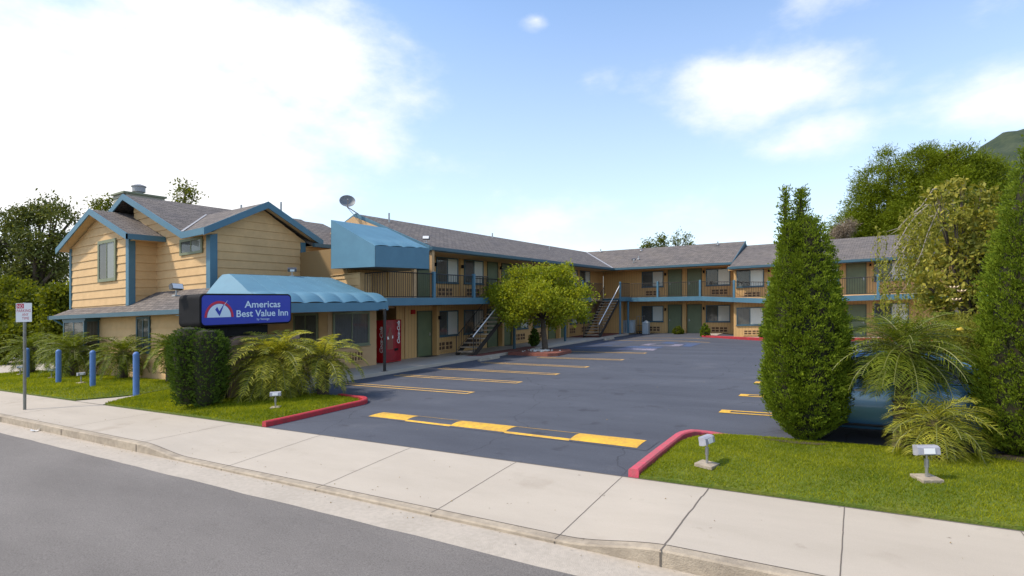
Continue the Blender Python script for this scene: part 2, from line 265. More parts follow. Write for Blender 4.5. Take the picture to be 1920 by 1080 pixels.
# ------------------------------------------------------------ mesh building
class MB:
    """collects faces in level site coordinates; build() links them as ONE mesh laid on the site slope"""
    def __init__(s, T=None): s.v = []; s.f = []; s.m = []; s.T = T
    def add(s, verts, faces, mi=0):
        o = len(s.v); T = s.T
        s.v.extend([T(*p) for p in verts] if T else [tuple(p) for p in verts])
        s.f.extend([tuple(i+o for i in f) for f in faces]); s.m.extend([mi]*len(faces)); return s
    def box(s, x0, x1, y0, y1, z0, z1, mi=0):
        return s.add([(x0,y0,z0),(x1,y0,z0),(x1,y1,z0),(x0,y1,z0),(x0,y0,z1),(x1,y0,z1),(x1,y1,z1),(x0,y1,z1)],
              [(0,3,2,1),(4,5,6,7),(0,1,5,4),(1,2,6,5),(2,3,7,6),(3,0,4,7)], mi)
    def bbox(s, x0, x1, y0, y1, z0, z1, b=.01, mi=0):
        """box with chamfered vertical edges and top"""
        p = [(x0+b,y0),(x1-b,y0),(x1,y0+b),(x1,y1-b),(x1-b,y1),(x0+b,y1),(x0,y1-b),(x0,y0+b)]
        q = [(x0+b*1.5,y0+b),(x1-b*1.5,y0+b),(x1-b,y0+b*1.5),(x1-b,y1-b*1.5),(x1-b*1.5,y1-b),(x0+b*1.5,y1-b),(x0+b,y1-b*1.5),(x0+b,y0+b*1.5)]
        V = [(a,c,z0) for a,c in p]+[(a,c,z1-b) for a,c in p]+[(a,c,z1) for a,c in q]
        F = [tuple(range(7,-1,-1)), tuple(range(16,24))]
        for i in range(8):
            j = (i+1)%8; F += [(i,j,8+j,8+i),(8+i,8+j,16+j,16+i)]
        return s.add(V, F, mi)
    def poly(s, pts, mi=0): return s.add(pts, [tuple(range(len(pts)))], mi)
    def slab(s, pts, off, mi=0):
        """closed plate: polygon pts thickened by the vector off"""
        n = len(pts); V = list(pts)+[(p[0]+off[0],p[1]+off[1],p[2]+off[2]) for p in pts]
        F = [tuple(range(n-1,-1,-1)), tuple(range(n,2*n))]+[(i,(i+1)%n,n+(i+1)%n,n+i) for i in range(n)]
        return s.add(V, F, mi)
    def tube(s, pts, r, n=8, mi=0, cap=True):
        pts = [Vector(p) for p in pts]; k = len(pts); rr = r if isinstance(r, (list, tuple)) else [r]*k
        V = []; up = Vector((0,0,1)); prev = None
        for i, p in enumerate(pts):
            d = (pts[min(i+1,k-1)]-pts[max(i-1,0)]).normalized()
            a = d.cross(up) if abs(d.z) < .95 else d.cross(Vector((0,1,0)))
            a.normalize()
            if prev is not None and a.dot(prev) < 0: a = -a
            prev = a; b = d.cross(a)
            for j in range(n):
                t = 2*math.pi*j/n; V.append(tuple(p+(a*math.cos(t)+b*math.sin(t))*rr[i]))
        F = [(i*n+j, i*n+(j+1)%n, (i+1)*n+(j+1)%n, (i+1)*n+j) for i in range(k-1) for j in range(n)]
        if cap: F += [tuple(range(n-1,-1,-1)), tuple(range((k-1)*n, k*n))]
        return s.add(V, F, mi)
    def lathe(s, c, prof, n=20, mi=0):
        V = []; 
        for r, z in prof:
            for j in range(n): t = 2*math.pi*j/n; V.append((c[0]+r*math.cos(t), c[1]+r*math.sin(t), c[2]+z))
        k = len(prof)
        F = [(i*n+j, i*n+(j+1)%n, (i+1)*n+(j+1)%n, (i+1)*n+j) for i in range(k-1) for j in range(n)]
        F += [tuple(range(n-1,-1,-1)), tuple(range((k-1)*n, k*n))]
        return s.add(V, F, mi)
    def grid(s, P, mi=0):
        nr = len(P); nc = len(P[0]); V = [p for r in P for p in r]
        F = [(i*nc+j, i*nc+j+1, (i+1)*nc+j+1, (i+1)*nc+j) for i in range(nr-1) for j in range(nc-1)]
        return s.add(V, F, mi)
    def sphere(s, c, r, n=14, m=9, sc=(1,1,1), mi=0):
        P = [[(c[0]+r*sc[0]*math.sin(math.pi*i/m)*math.cos(2*math.pi*j/n), c[1]+r*sc[1]*math.sin(math.pi*i/m)*math.sin(2*math.pi*j/n), c[2]+r*sc[2]*math.cos(math.pi*i/m)) for j in range(n+1)] for i in range(m+1)]
        return s.grid(P, mi)
    def build(s, name, mats, parent=None, smooth=False, zf=None, uv=False, origin=None):
        if not isinstance(mats, (list, tuple)): mats = [mats]
        W = np.array(s.v, dtype=float)
        W[:,2] += SX*W[:,0]+SY*W[:,1]
        if zf: W[:,2] += np.array([zf(x, y) for x, y, _ in s.v])
        o = np.zeros(3)
        if parent is not None: o = np.array(WORLD[parent.name])
        elif origin is not None: o = np.array([origin[0], origin[1], origin[2]+sl(origin[0], origin[1])])
        W -= o
        me = bpy.data.meshes.new(name); me.from_pydata(W.tolist(), [], s.f)
        for m_ in mats: me.materials.append(m_)
        me.polygons.foreach_set('material_index', s.m)
        if smooth: me.polygons.foreach_set('use_smooth', [True]*len(s.f))
        if uv:
            ul = me.uv_layers.new(name='uv')
            for p in me.polygons:
                n = p.normal; h = Vector((-n.y, n.x, 0))
                h = h.normalized() if h.length > 1e-4 else Vector((1,0,0)); u = n.cross(h)
                for li in p.loop_indices:
                    co = me.vertices[me.loops[li].vertex_index].co+Vector(o); ul.data[li].uv = (co.dot(h), co.dot(u))
        me.update()
        ob = bpy.data.objects.new(name, me); scene.collection.objects.link(ob)
        if parent is not None: ob.parent = parent; WORLD[ob.name] = tuple(o)
        else: ob.location = o; WORLD[ob.name] = tuple(o)
        return ob
WORLD = {}
def tag(o, label=None, cat=None, group=None, kind=None):
    if label: o['label'] = label
    if cat: o['category'] = cat
    if group: o['group'] = group
    if kind: o['kind'] = kind
    return o
def root(name, loc, label, cat, group=None):
    o = bpy.data.objects.new(name, None); scene.collection.objects.link(o)
    o.empty_display_size = .1
    w = (loc[0], loc[1], loc[2]+sl(loc[0], loc[1])); o.location = w; WORLD[o.name] = w
    return tag(o, label, cat, group)
def kids(o): return [c for c in scene.collection.objects if c.parent == o]
def copy_tree(o, parent, off=None):
    c = o.copy(); scene.collection.objects.link(c); c.parent = parent
    if off: c.location = Vector(o.location)+Vector(off)
    for ch in kids(o): copy_tree(ch, c)
    return c
def copy_part(o, parent, dx=0, dy=0, dz=0): return copy_tree(o, parent, (dx, dy, dz+sl(dx, dy)))
def copy_thing(o, loc, label, rz=0):
    c = copy_tree(o, None); c.location = (loc[0], loc[1], loc[2]+sl(loc[0], loc[1])); c.rotation_euler.z = rz; c['label'] = label; return c

def np_mesh(name, V, F, mats, parent=None, rnd=None, smooth=False, origin=None, slope=True, level_origin=None):
    """fast mesh from numpy arrays of quads or triangles"""
    V = np.array(V, dtype=np.float64).reshape(-1, 3); F = np.array(F, dtype=np.int32)
    if slope: V = V.copy(); V[:,2] += SX*V[:,0]+SY*V[:,1]
    o = np.zeros(3)
    if parent is not None: o = np.array(WORLD[parent.name])
    elif origin is not None: o = np.array([origin[0], origin[1], origin[2]+sl(origin[0], origin[1])])
    V = V-o
    me = bpy.data.meshes.new(name); k = F.shape[1]
    me.vertices.add(len(V)); me.vertices.foreach_set('co', V.ravel().astype(np.float32))
    me.loops.add(F.size); me.loops.foreach_set('vertex_index', F.ravel())
    me.polygons.add(len(F)); me.polygons.foreach_set('loop_start', np.arange(0, F.size, k, dtype=np.int32))
    try: me.polygons.foreach_set('loop_total', np.full(len(F), k, dtype=np.int32))
    except Exception: pass
    if not isinstance(mats, (list, tuple)): mats = [mats]
    for m_ in mats: me.materials.append(m_)
    if rnd is not None:
        a = me.attributes.new('rnd', 'FLOAT', 'FACE'); a.data.foreach_set('value', np.asarray(rnd, dtype=np.float32))
    if smooth: me.polygons.foreach_set('use_smooth', np.ones(len(F), dtype=bool))
    me.update(calc_edges=True); me.validate()
    ob = bpy.data.objects.new(name, me); scene.collection.objects.link(ob)
    if parent is not None: ob.parent = parent
    else: ob.location = o
    WORLD[ob.name] = tuple(o); return ob

def unit(a): return a/np.maximum(np.linalg.norm(a, axis=-1, keepdims=True), 1e-9)
def leaves(C, D, S, aspect=.5, Nrm=None, fold=0):
    """one pointed quad per centre C, long axis D, size S"""
    n = len(C); D = unit(D)
    if Nrm is None: Nrm = RNG.normal(size=(n, 3))
    side = unit(np.cross(D, Nrm)); S = np.broadcast_to(np.asarray(S, float).reshape(-1, 1), (n, 1))
    nn = np.cross(side, D)
    a = C-D*S*.5; b = C+side*S*aspect*.5+nn*S*fold; c = C+D*S*.5; d = C-side*S*aspect*.5+nn*S*fold
    V = np.stack([a, b, c, d], 1).reshape(-1, 3); F = np.arange(4*n).reshape(n, 4)
    return V, F

def textmesh(mb, s, size, T, mi=0, extrude=.004, italic=0, xs=1.0, align='LEFT', bold=0):
    cu = bpy.data.curves.new('t', 'FONT'); cu.body = s; cu.size = size; cu.extrude = 0; cu.shear = italic; cu.align_x = align; cu.resolution_u = 3
    cu.offset = bold
    ob = bpy.data.objects.new('t', cu); scene.collection.objects.link(ob)
    dg = bpy.context.evaluated_depsgraph_get(); me = bpy.data.meshes.new_from_object(ob.evaluated_get(dg))
    V = [T(v.co.x*xs, v.co.y) for v in me.vertices]; F = [tuple(p.vertices) for p in me.polygons]
    old = mb.T; mb.T = None; mb.add(V, F, mi); mb.T = old
    bpy.data.objects.remove(ob); bpy.data.curves.remove(cu); bpy.data.meshes.remove(me)

# ================================================================ GROUND
def smooth01(t): t = min(1, max(0, t)); return t*t*(3-2*t)
def lotz(x, y): return -.28*smooth01((x+10)/6)*smooth01((y-24)/12)
def sheet(name, xs, ys, zf, m, kind='structure', uv=False):
    b = MB(); b.grid([[(x, y, zf(x, y)) for x in xs] for y in ys]); o = b.build(name, m, smooth=True, uv=uv); tag(o, kind=kind); return o
lin = lambda a, b, n: [a+(b-a)*i/(n-1) for i in range(n)]
sheet('ground', lin(-900, 900, 13), lin(-300, 1500, 13), lambda x, y: -.42, dirt)
sheet('street', lin(-120, 90, 60), lin(-26, 4.45, 12), lambda x, y: -.135-.02*abs(y-4.4)*.05, street)
b = MB()   # gutter pan, slightly dished, ragged asphalt edge laid over it
xs = lin(-60, 30, 181)
b.grid([[(x, y, z) for x in xs] for y, z in ((4.30,-.141),(4.36,-.139),(4.62,-.139),(4.9,-.152),(5.02,-.155))]); tag(b.build('gutter', gutter, smooth=True), kind='structure')
b = MB()
P = [[(x, 4.3, -.1345) for x in xs], [(x, 4.46+.005*math.sin(x*7.3)+.007*math.sin(x*2.9)+random.uniform(-.007,.007), -.1268) for x in xs]]
b.grid(P); tag(b.build('street_edge', street), kind='structure')
def dip(x):   # how far the kerb drops for the driveway
    return .112*smooth01((x+11.25)/1.5)*smooth01((-1.45-x)/1.1)
xs = sorted(set([round(v, 3) for v in lin(-60, 30, 91)]+[round(v, 3) for v in lin(-11.6, -9.4, 23)]+[round(v, 3) for v in lin(-2.9, -1.2, 19)]))
b = MB()
rows = [(5.16, 1.0), (5.4, .86), (5.8, .62), (6.2, .38), (6.6, .15), (6.96, 0)]
b.grid([[(x, y, -dip(x)*k) for x in xs] for y, k in rows]); tag(b.build('sidewalk', concrete, smooth=True), kind='structure')
b = MB()
prof = [(5.02, -.20, 0), (5.02, -.015, 1), (5.035, 0, 1), (5.145, 0, 1), (5.147, -.05, 1)]
b.grid([[(x, y, z-dip(x)*k if k else z) for x in xs] for y, z, k in prof]); tag(b.build('kerb', kerbcon), kind='structure')
# joints scored in the sidewalk
b = MB()
for xj, y0, y1 in [(-33,5.03,6.95),(-29,5.03,6.95),(-25.2,5.03,6.95),(-21.6,5.03,6.95),(-18.2,5.03,6.95),(-14.6,5.03,6.95),(-11.3,5.03,6.95),(-8.55,5.03,6.95),(-6.3,5.03,6.95),(-4.25,5.03,6.95),(-2.62,5.03,6.95),(-1.53,5.0,6.95),(-.12,5.03,6.95),(1.3,5.03,6.95),(2.9,5.03,6.95),(4.4,5.03,6.95)]:
    w = .0075 if xj == -1.53 else .005
    ys = sorted(set(lin(y0, y1, 14)+[q[0] for q in rows[:-1]]))
    wob = [random.uniform(-.004, .004)*(1.6 if xj == -1.53 else .5) for _ in ys]
    k = lambda y: float(np.interp(y, [q[0] for q in rows], [q[1] for q in rows]))
    b.grid([[(xj-w+wb, y, -dip(xj)*k(y)+.0025) for y, wb in zip(ys, wob)], [(xj+w+wb, y, -dip(xj)*k(y)+.0025) for y, wb in zip(ys, wob)]])
    b.box(xj-w, xj+w, 5.012, 5.021, -.15, -dip(xj)-.02)
xj = [x for x in xs if -34 < x < 10]
b.grid([[(x, 5.149, -dip(x)+.0012) for x in xj], [(x, 5.158, -dip(x)+.0012) for x in xj]])
b.grid([[(x, 6.935, .002) for x in xj if x < -2.6 or x > 3], [(x, 6.956, .002) for x in xj if x < -2.6 or x > 3]])
tag(b.build('sidewalk_joint', jointm), kind='structure')
# the motel lot
sheet('parking_lot', sorted(lin(-14.62, 34, 50)), sorted(lin(6.962, 45, 50)), lambda x, y: lotz(x, y)-.004, lotm)
b = MB()   # concrete between office lawn and far left drive
b.grid([[(x, y, -.03) for x in (-60, -33.2)] for y in (6.97, 30)]); tag(b.build('side_path', concrete), kind='structure')
b = MB(); b.slab([(-19.25, 6.965, -.05), (-17.55, 6.965, -.05), (-17.9, 7.6, -.05), (-18.15, 8.6, -.05), (-18.6, 8.6, -.05), (-18.75, 7.8, -.05)], (0, 0, .056)); tag(b.build('path', concrete), kind='structure')
# walkway in front of the rooms, with its own kerb face
b = MB()
b.box(-17.6, -14.85, 10.9, 42.3, -.1, .118); b.box(-14.85, -14.62, 10.9, 40.1, -.1, .12)
b.box(-14.85, -8.2, 39.9, 42.3, -.2, -.02); tag(b.build('walkway', concrete), kind='structure')
b = MB(); b.box(-15.62, -14.7, 20.9, 26.6, .1, .1235); b.box(-17.4, -14.9, 34.9, 40.3, .1, .1232)
tag(b.build('brick_walkway', brick), kind='structure')
b = MB()
b.box(-8.2, 6, 37.7, 42.0, -.6, -.16); tag(b.build('raised_walkway', concrete), kind='structure')

# kerbs round the lawns
def kerb_strip(name, pts, w, h, mats, z0=-.05, split=None):
    """kerb of width w swept along pts"""
    b = MB(); n = len(pts); Lp = []; 
    for i in range(n):
        p = Vector((*pts[i][:2],)); q0 = Vector(pts[max(i-1,0)][:2]); q1 = Vector(pts[min(i+1,n-1)][:2])
        d = (q1-q0).normalized(); nn = Vector((-d.y, d.x)); Lp.append((p, nn, pts[i][2] if len(pts[i]) > 2 else 0))
    prof = [(0, z0), (0, h-.02), (.02, h), (w-.02, h), (w, h-.02), (w, z0)]
    b.grid([[(p.x+nn.x*o, p.y+nn.y*o, z+dz) for p, nn, dz in Lp] for o, z in prof])
    e0, e1 = Lp[0], Lp[-1]
    for p, nn, dz in (e0, e1): b.poly([(p.x+nn.x*o, p.y+nn.y*o, z+dz) for o, z in prof])
    return tag(b.build(name, mats), kind='structure')
arc = lambda cx, cy, r, a0, a1, n: [(cx+r*math.cos(R(a)), cy+r*math.sin(R(a))) for a in lin(a0, a1, n)]
leftk = [(-10.28, 6.975)]+[(-10.30, 7.8), (-10.34, 8.6), (-10.38, 9.3)]+arc(-11.08, 9.55, .70, 5, 100, 9)+[(-11.9, 10.36)]
kerb_strip('red_kerb', leftk, .13, .11, redp)
rightk = [(-2.55, 6.975), (-2.56, 8.0), (-2.56, 8.9)]+[(x_, y_, -.02*max(0, i_-3)) for i_, (x_, y_) in enumerate(arc(-1.86, 9.15, .70, 178, 95, 8))]+[(-1.2, 9.9, -.13), (1, 9.95, -.14), (6, 10.0, -.14), (12, 10, -.14)]
rightk = rightk[::-1]
kerb_strip('red_kerb', rightk, .14, .11, redf)
kerb_strip('red_kerb', [(8, 37.7, -.22), (3, 37.6, -.24), (-4.4, 37.5, -.24), (-8.7, 37.55, -.06)][::-1], .15, .14, redp, z0=-.2)

# lawns (green soil under real blades)
def inside(poly, x, y):
    c = np.zeros(len(x), bool); n = len(poly)
    for i in range(n):
        x1, y1 = poly[i][:2]; x2, y2 = poly[(i+1)%n][:2]
        cond = ((y1 > y) != (y2 > y)) & (x < (x2-x1)*(y-y1)/((y2-y1) if y2 != y1 else 1e-9)+x1); c ^= cond
    return c
def lawn_h(poly, hmax, reach):
    def f(x, y):
        d = np.full(x.shape, 1e9)
        for i in range(len(poly)):
            a = np.array(poly[i][:2]); b_ = np.array(poly[(i+1)%len(poly)][:2]); ab = b_-a
            t = np.clip(((x-a[0])*ab[0]+(y-a[1])*ab[1])/(ab@ab), 0, 1); d = np.minimum(d, np.hypot(x-a[0]-t*ab[0], y-a[1]-t*ab[1]))
        k = np.clip(d/reach, 0, 1); und = .012*np.sin(x*2.1+y)*np.sin(y*2.7-x*.7)
        return .035+(hmax-.035)*(1-(1-k)**2)+und*k
    return f
grassm = leafmat('grass_blades', (.06, .115, .004), (.42, .42, .022), .7, .4)
def lawn(poly, hmax, reach, nb, size, labelxy):
    h = lawn_h(poly, hmax, reach); px = [p[0] for p in poly]; py = [p[1] for p in poly]
    st = .22; X = np.arange(min(px)-st, max(px)+st, st); Y = np.arange(min(py)-st, max(py)+st, st)
    # base sheet clipped to the outline: cells snapped by bmesh-free triangulated fan of the polygon plus interior grid
    import bmesh
    bm = bmesh.new(); vs = [bm.verts.new((p[0], p[1], 0)) for p in poly]; bm.faces.new(vs)
    for xv in X: bmesh.ops.bisect_plane(bm, geom=bm.verts[:]+bm.edges[:]+bm.faces[:], plane_co=(xv, 0, 0), plane_no=(1, 0, 0))
    for yv in Y: bmesh.ops.bisect_plane(bm, geom=bm.verts[:]+bm.edges[:]+bm.faces[:], plane_co=(0, yv, 0), plane_no=(0, 1, 0))
    co = np.array([v.co[:] for v in bm.verts]); z = h(co[:,0], co[:,1])
    for v, zz in zip(bm.verts, z): v.co.z = zz+sl(v.co.x, v.co.y)
    # skirt down to the ground
    ed = [e for e in bm.edges if len(e.link_faces) == 1]; r = bmesh.ops.extrude_edge_only(bm, edges=ed)
    for g in r['geom']:
        if isinstance(g, bmesh.types.BMVert): g.co.z -= .12
    me = bpy.data.meshes.new('lawn'); bm.to_mesh(me); bm.free(); me.materials.append(grassbase)
    ob = bpy.data.objects.new('lawn', me); scene.collection.objects.link(ob); tag(ob, kind='structure')
    n = nb*3; x = RNG.uniform(min(px), max(px), n); y = RNG.uniform(min(py), max(py), n); k = inside(poly, x, y)
    x, y = x[k][:nb], y[k][:nb]; n = len(x); z = h(x, y)
    s = size*RNG.gamma(6, 1/6, n).clip(.35, 2.1); a = RNG.uniform(0, 2*math.pi, n); w = s*.13+.001
    lean = RNG.normal(size=(n, 2))*.45
    p0 = np.stack([x-np.cos(a)*w, y-np.sin(a)*w, z-.004], 1); p1 = np.stack([x+np.cos(a)*w, y+np.sin(a)*w, z-.004], 1)
    p2 = np.stack([x+lean[:,0]*s, y+lean[:,1]*s, z+s*.85], 1)
    V = np.stack([p0, p1, p2], 1).reshape(-1, 3); F = np.arange(3*n).reshape(n, 3)
    patch = .5+.5*np.sin(x*1.7+1.3*np.sin(y*1.1))*np.sin(y*2.3+x*.6)
    patch = patch*.6+.4*np.clip(.5+.9*np.sin(x*4.3+2*np.sin(y*3.1))*np.sin(y*5.1-1.5*np.sin(x*2.2)), 0, 1); rnd = np.clip(RNG.beta(1.4, 2.6, n)*.75+patch*.36, 0, 1)
    g = np_mesh('grass', V, F, grassm, rnd=rnd, origin=(labelxy[0], labelxy[1], 0)); tag(g, kind='stuff'); return h
polyR = [(-2.40, 6.975), (-2.42, 8.9), (-2.30, 9.35), (-1.95, 9.68), (-1.2, 9.74), (1, 9.79), (7, 9.83), (7, 6.985), (2.5, 6.98)]
hR = lawn(polyR, .17, 1.0, 235000, .021, (0, 8.4))
polyL = [(-17.45, 6.98), (-17.8, 7.6), (-18.1, 8.3), (-19.5, 10.6), (-14.9, 10.6), (-14.7, 10.35), (-11.8, 10.22), (-11.0, 10.1), (-10.65, 9.85), (-10.52, 9.4), (-10.44, 8.5), (-10.42, 6.98)]
hL = lawn(polyL, .12, .8, 95000, .040, (-14, 8.5))
polyLL = [(-33.2, 6.98), (-33.2, 10.6), (-19.5, 10.6), (-18.62, 8.5), (-18.8, 7.8), (-19.3, 6.98)]
hLL = lawn(polyLL, .12, .9, 75000, .045, (-26, 8.5))
hz = lambda f, x, y: float(f(np.array([x]), np.array([y]))[0])

# painted markings
def strip(b, pts, w, z=.0035, mi=0):
    for (x0, y0), (x1, y1) in zip(pts[:-1], pts[1:]):
        d = Vector((x1-x0, y1-y0)); L_ = d.length; d.normalize(); n = Vector((-d.y, d.x))*w/2; k = max(1, int(L_/1.2))
        P = [[], []]
        for i in range(k+1):
            x, y = x0+(x1-x0)*i/k, y0+(y1-y0)*i/k
            for s_, q in ((1, 0), (-1, 1)): P[q].append((x+n.x*s_, y+n.y*s_, lotz(x, y)+z))
        b.grid(P, mi)
lines = [((-14.3, 12.45), (-8.95, 12.20)), ((-14.1, 14.78), (-8.75, 14.43)), ((-13.95, 17.05), (-8.57, 16.6)), ((-13.6, 19.45), (-8.5, 18.85)), ((-12.3, 22.0), (-8.2, 21.7)), ((-13.3, 25.3), (-8.3, 24.9))]
for (x0, y0), (x1, y1) in lines:
    b = MB(); g = .15
    strip(b, [(x0, y0+g), (x1, y1+g)], .085); strip(b, [(x0, y0-g), (x1, y1-g)], .085); strip(b, [(x1, y1+g+.04), (x1, y1-g-.04)], .085, z=.0045)
    tag(b.build('parking_line', yelw), kind='structure')
for x0, y0, x1, y1 in [(-13.6, 33.6, -7.3, 33.5), (-13.5, 36.0, -7.9, 36.2)]:
    b = MB(); strip(b, [(x0, y0), (x1, y1)], .11); tag(b.build('parking_line', yelw), kind='structure')
for y in (11.95, 14.15, 16.5):
    b = MB(); g = .12; strip(b, [(-2.3, y+g), (3.4, y+g)], .08); strip(b, [(-2.3, y-g), (3.4, y-g)], .08); strip(b, [(-2.3, y-g-.04), (-2.3, y+g+.04)], .2, z=.0045)
    tag(b.build('parking_line', yel), kind='structure')
b = MB()
def quadp(b, P, mi): b.poly([(x, y, lotz(x, y)+.0032) for x, y in P], mi)
quadp(b, [(-10.7, 26.7), (-8.4, 26.4), (-8.5, 27.5), (-10.6, 27.8)], 0); quadp(b, [(-10.2, 29.7), (-8.0, 29.5), (-8.1, 30.9), (-10.1, 31.1)], 0)
quadp(b, [(-10.6, 27.9), (-8.6, 27.6), (-8.6, 28.9), (-10.5, 29.2)], 1); quadp(b, [(-7.9, 29.6), (-7.4, 29.5), (-7.5, 32.3), (-9.5, 32.5), (-9.5, 31.2), (-8, 31)], 1)
for k in range(6): quadp(b, [(-13.6, 27.2+k*1.1), (-11.6, 26.9+k*1.1), (-11.6, 27.25+k*1.1), (-13.6, 27.55+k*1.1)], 1)
tag(b.build('accessible_bay_paint', [pinkpaint, blpaint]), kind='structure')

# speed hump with yellow blocks
hump = root('speed_hump', (-6, 8.72, 0), 'low asphalt speed hump across the driveway, painted with three yellow blocks', 'speed hump')
def humpz(t, x=-6): return .032*math.sin(math.pi*min(max(t, 0), 1))**.8*smooth01((x+9.3)/.5)*smooth01((-2.7-x)/.5)
yf = lambda x: 8.61-.04*(x+9.1); yb = lambda x: 9.13-.03*(x+9)
def humpgrid(x0, x1, t0, t1, dz, n=24, m=9, skew=0):
    P = []
    for j in range(m+1):
        t = t0+(t1-t0)*j/m; row = []
        for i in range(n+1):
            x = x0+(x1-x0)*i/n+skew*t; row.append((x, yf(x)+(yb(x)-yf(x))*t, humpz(t, x)+dz))
        P.append(row)
    return P
b = MB(); b.grid(humpgrid(-9.3, -2.75, -.06, 1.06, .001, 60, 14)); b.build('hump_body', lotm, hump, smooth=True)
for x0, x1 in ((-9.08, -7.95), (-6.75, -5.45), (-4.12, -2.93)):
    b = MB(); b.grid(humpgrid(x0, x1, .05, .97, .0045, skew=-.02)); b.build('painted_block', yel, hump, smooth=True)
for x0, x1 in ((-7.95, -6.75), (-5.45, -4.12)):
    for t0, t1 in ((.0, .13), (.84, .93)): b = MB(); b.grid(humpgrid(x0, x1, t0, t1, .0045, m=2)); b.build('painted_outline', yel, hump, smooth=True)

# wheel stops
def wheel_stop(loc, L_, label, first=[None]):
    if first[0] is None:
        r = root('wheel_stop', loc, label, 'wheel stop', 'concrete wheel stops'); b = MB(); x, y, z = loc
        n = 10; pr = [(-.11, 0), (-.08, .10), (-.05, .125), (.05, .125), (.08, .10), (.11, 0)]
        b.grid([[(x+o*(.6 if i in (0, n) else 1), y-L_/2+L_*i/n, z+h_*(.7 if i in (0, n) else 1)) for o, h_ in pr] for i in range(n+1)])
        for yy in (-1, 1): b.poly([(x+o*.6, y+yy*L_/2, z+h_*.7) for o, h_ in pr])
        b.build('stop_body', kerbcon, r, smooth=False); first[0] = r; return r
    return copy_thing(first[0], loc, label)
wheel_stop((-14.05, 20.6, 0), 1.6, 'pale concrete wheel stop at the kerb in front of the nearer staircase')
wheel_stop((-13.9, 34.4, 0), 1.6, 'pale concrete wheel stop near the foot of the far staircase')

# brick tree island
b = MB()
isl = [(-14.5, 22.9), (-12.1, 22.5), (-11.75, 22.8), (-11.9, 24.6), (-12.3, 25.1), (-14.6, 25.2)]
b.slab([(x, y, -.03) for x, y in isl], (0, 0, .17)); tag(b.build('brick_island', brick), kind='structure')
b = MB()
for _ in range(150):
    a = random.uniform(0, 6.28); r_ = abs(random.gauss(0, .33)); x, y = -13.25+r_*math.cos(a)*1.2, 23.9+r_*math.sin(a)*.9; s_ = random.uniform(.04, .09)
    if not (-14.4 < x < -12.2 and 22.8 < y < 24.9): continue
    b.sphere((x, y, .15), s_, 6, 4, (1, .8, .6))
tag(b.build('white_pebbles', stonew), kind='stuff')

# ================================================================ BUILDINGS
def clip(poly, z, keep_above):
    out = []; n = len(poly)
    for i in range(n):
        a, c = poly[i], poly[(i+1)%n]; ia = (a[1] >= z) == keep_above or a[1] == z; ic = (c[1] >= z) == keep_above or c[1] == z
        if ia: out.append(a)
        if ia != ic and a[1] != c[1]:
            t = (z-a[1])/(c[1]-a[1]); out.append((a[0]+(c[0]-a[0])*t, z))
    return out
def lap(mb, T, poly, z0, board=.33, lip=.032, mi=0):
    """lapped boards over a convex wall polygon (s, z)"""
    zmin = min(p[1] for p in poly); zmax = max(p[1] for p in poly); k = math.floor((zmin-z0)/board)
    while z0+k*board < zmax:
        a = z0+k*board; c = a+board; q = clip(clip(poly, a, True), c, False); k += 1
        if len(q) < 3: continue
        mb.add([T(s, lip*(1-(z-a)/board)+.002, z) for s, z in q], [tuple(range(len(q)))], mi)
        zb = min(p[1] for p in q); ss = [p[0] for p in q if abs(p[1]-zb) < 1e-6]
        if len(ss) >= 2 and zb <= a+1e-6:
            s0, s1 = min(ss), max(ss)
            mb.add([T(s0, .0, a), T(s1, .0, a), T(s1, lip+.002, a), T(s0, lip+.002, a)], [(0, 1, 2, 3)], mi)
def Tx(x0): return lambda s, n, z: (x0+n, s, z)      # wall facing the lot (+x)
def Ty(y0): return lambda s, n, z: (s, y0-n, z)      # wall facing the street (-y)

def window(parent, T, s0, s1, z0, z1, fm, zf=None, w=.055, sill=True, split=True, dark=False, proud=.05, bm=None):
    b = MB(T)
    b.box(s0, s1, 0, proud, z0, z0+w); b.box(s0, s1, 0, proud, z1-w, z1); b.box(s0, s0+w, 0, proud, z0+w, z1-w); b.box(s1-w, s1, 0, proud, z0+w, z1-w)
    if sill: b.box(s0-.03, s1+.03, 0, proud+.03, z0-.05, z0-.002)
    b.box(s0+.002, s1-.002, -.004, .004, z0+.002, z1-.002, 1)  # plate behind the blinds, unlit interior put into its colour
    sm = (s0+s1)/2
    if split: b.box(sm-.02, sm+.02, .004, proud-.006, z0+w, z1-w)
    f = b.build('window', [fm, shadefill], parent, zf=zf)
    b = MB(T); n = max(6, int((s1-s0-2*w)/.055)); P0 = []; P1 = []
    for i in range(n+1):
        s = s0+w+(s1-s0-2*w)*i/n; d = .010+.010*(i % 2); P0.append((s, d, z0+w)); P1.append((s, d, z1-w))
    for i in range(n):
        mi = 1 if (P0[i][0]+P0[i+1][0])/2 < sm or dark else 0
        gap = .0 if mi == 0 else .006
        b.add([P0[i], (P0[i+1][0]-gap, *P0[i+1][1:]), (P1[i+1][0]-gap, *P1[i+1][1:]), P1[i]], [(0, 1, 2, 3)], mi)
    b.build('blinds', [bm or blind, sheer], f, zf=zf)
    b = MB(T); b.add([(s0+w, proud-.016, z0+w), (s1-w, proud-.016, z0+w), (s1-w, proud-.016, z1-w), (s0+w, proud-.016, z1-w)], [(0, 1, 2, 3)]); b.build('pane', gl, f, zf=zf); return f
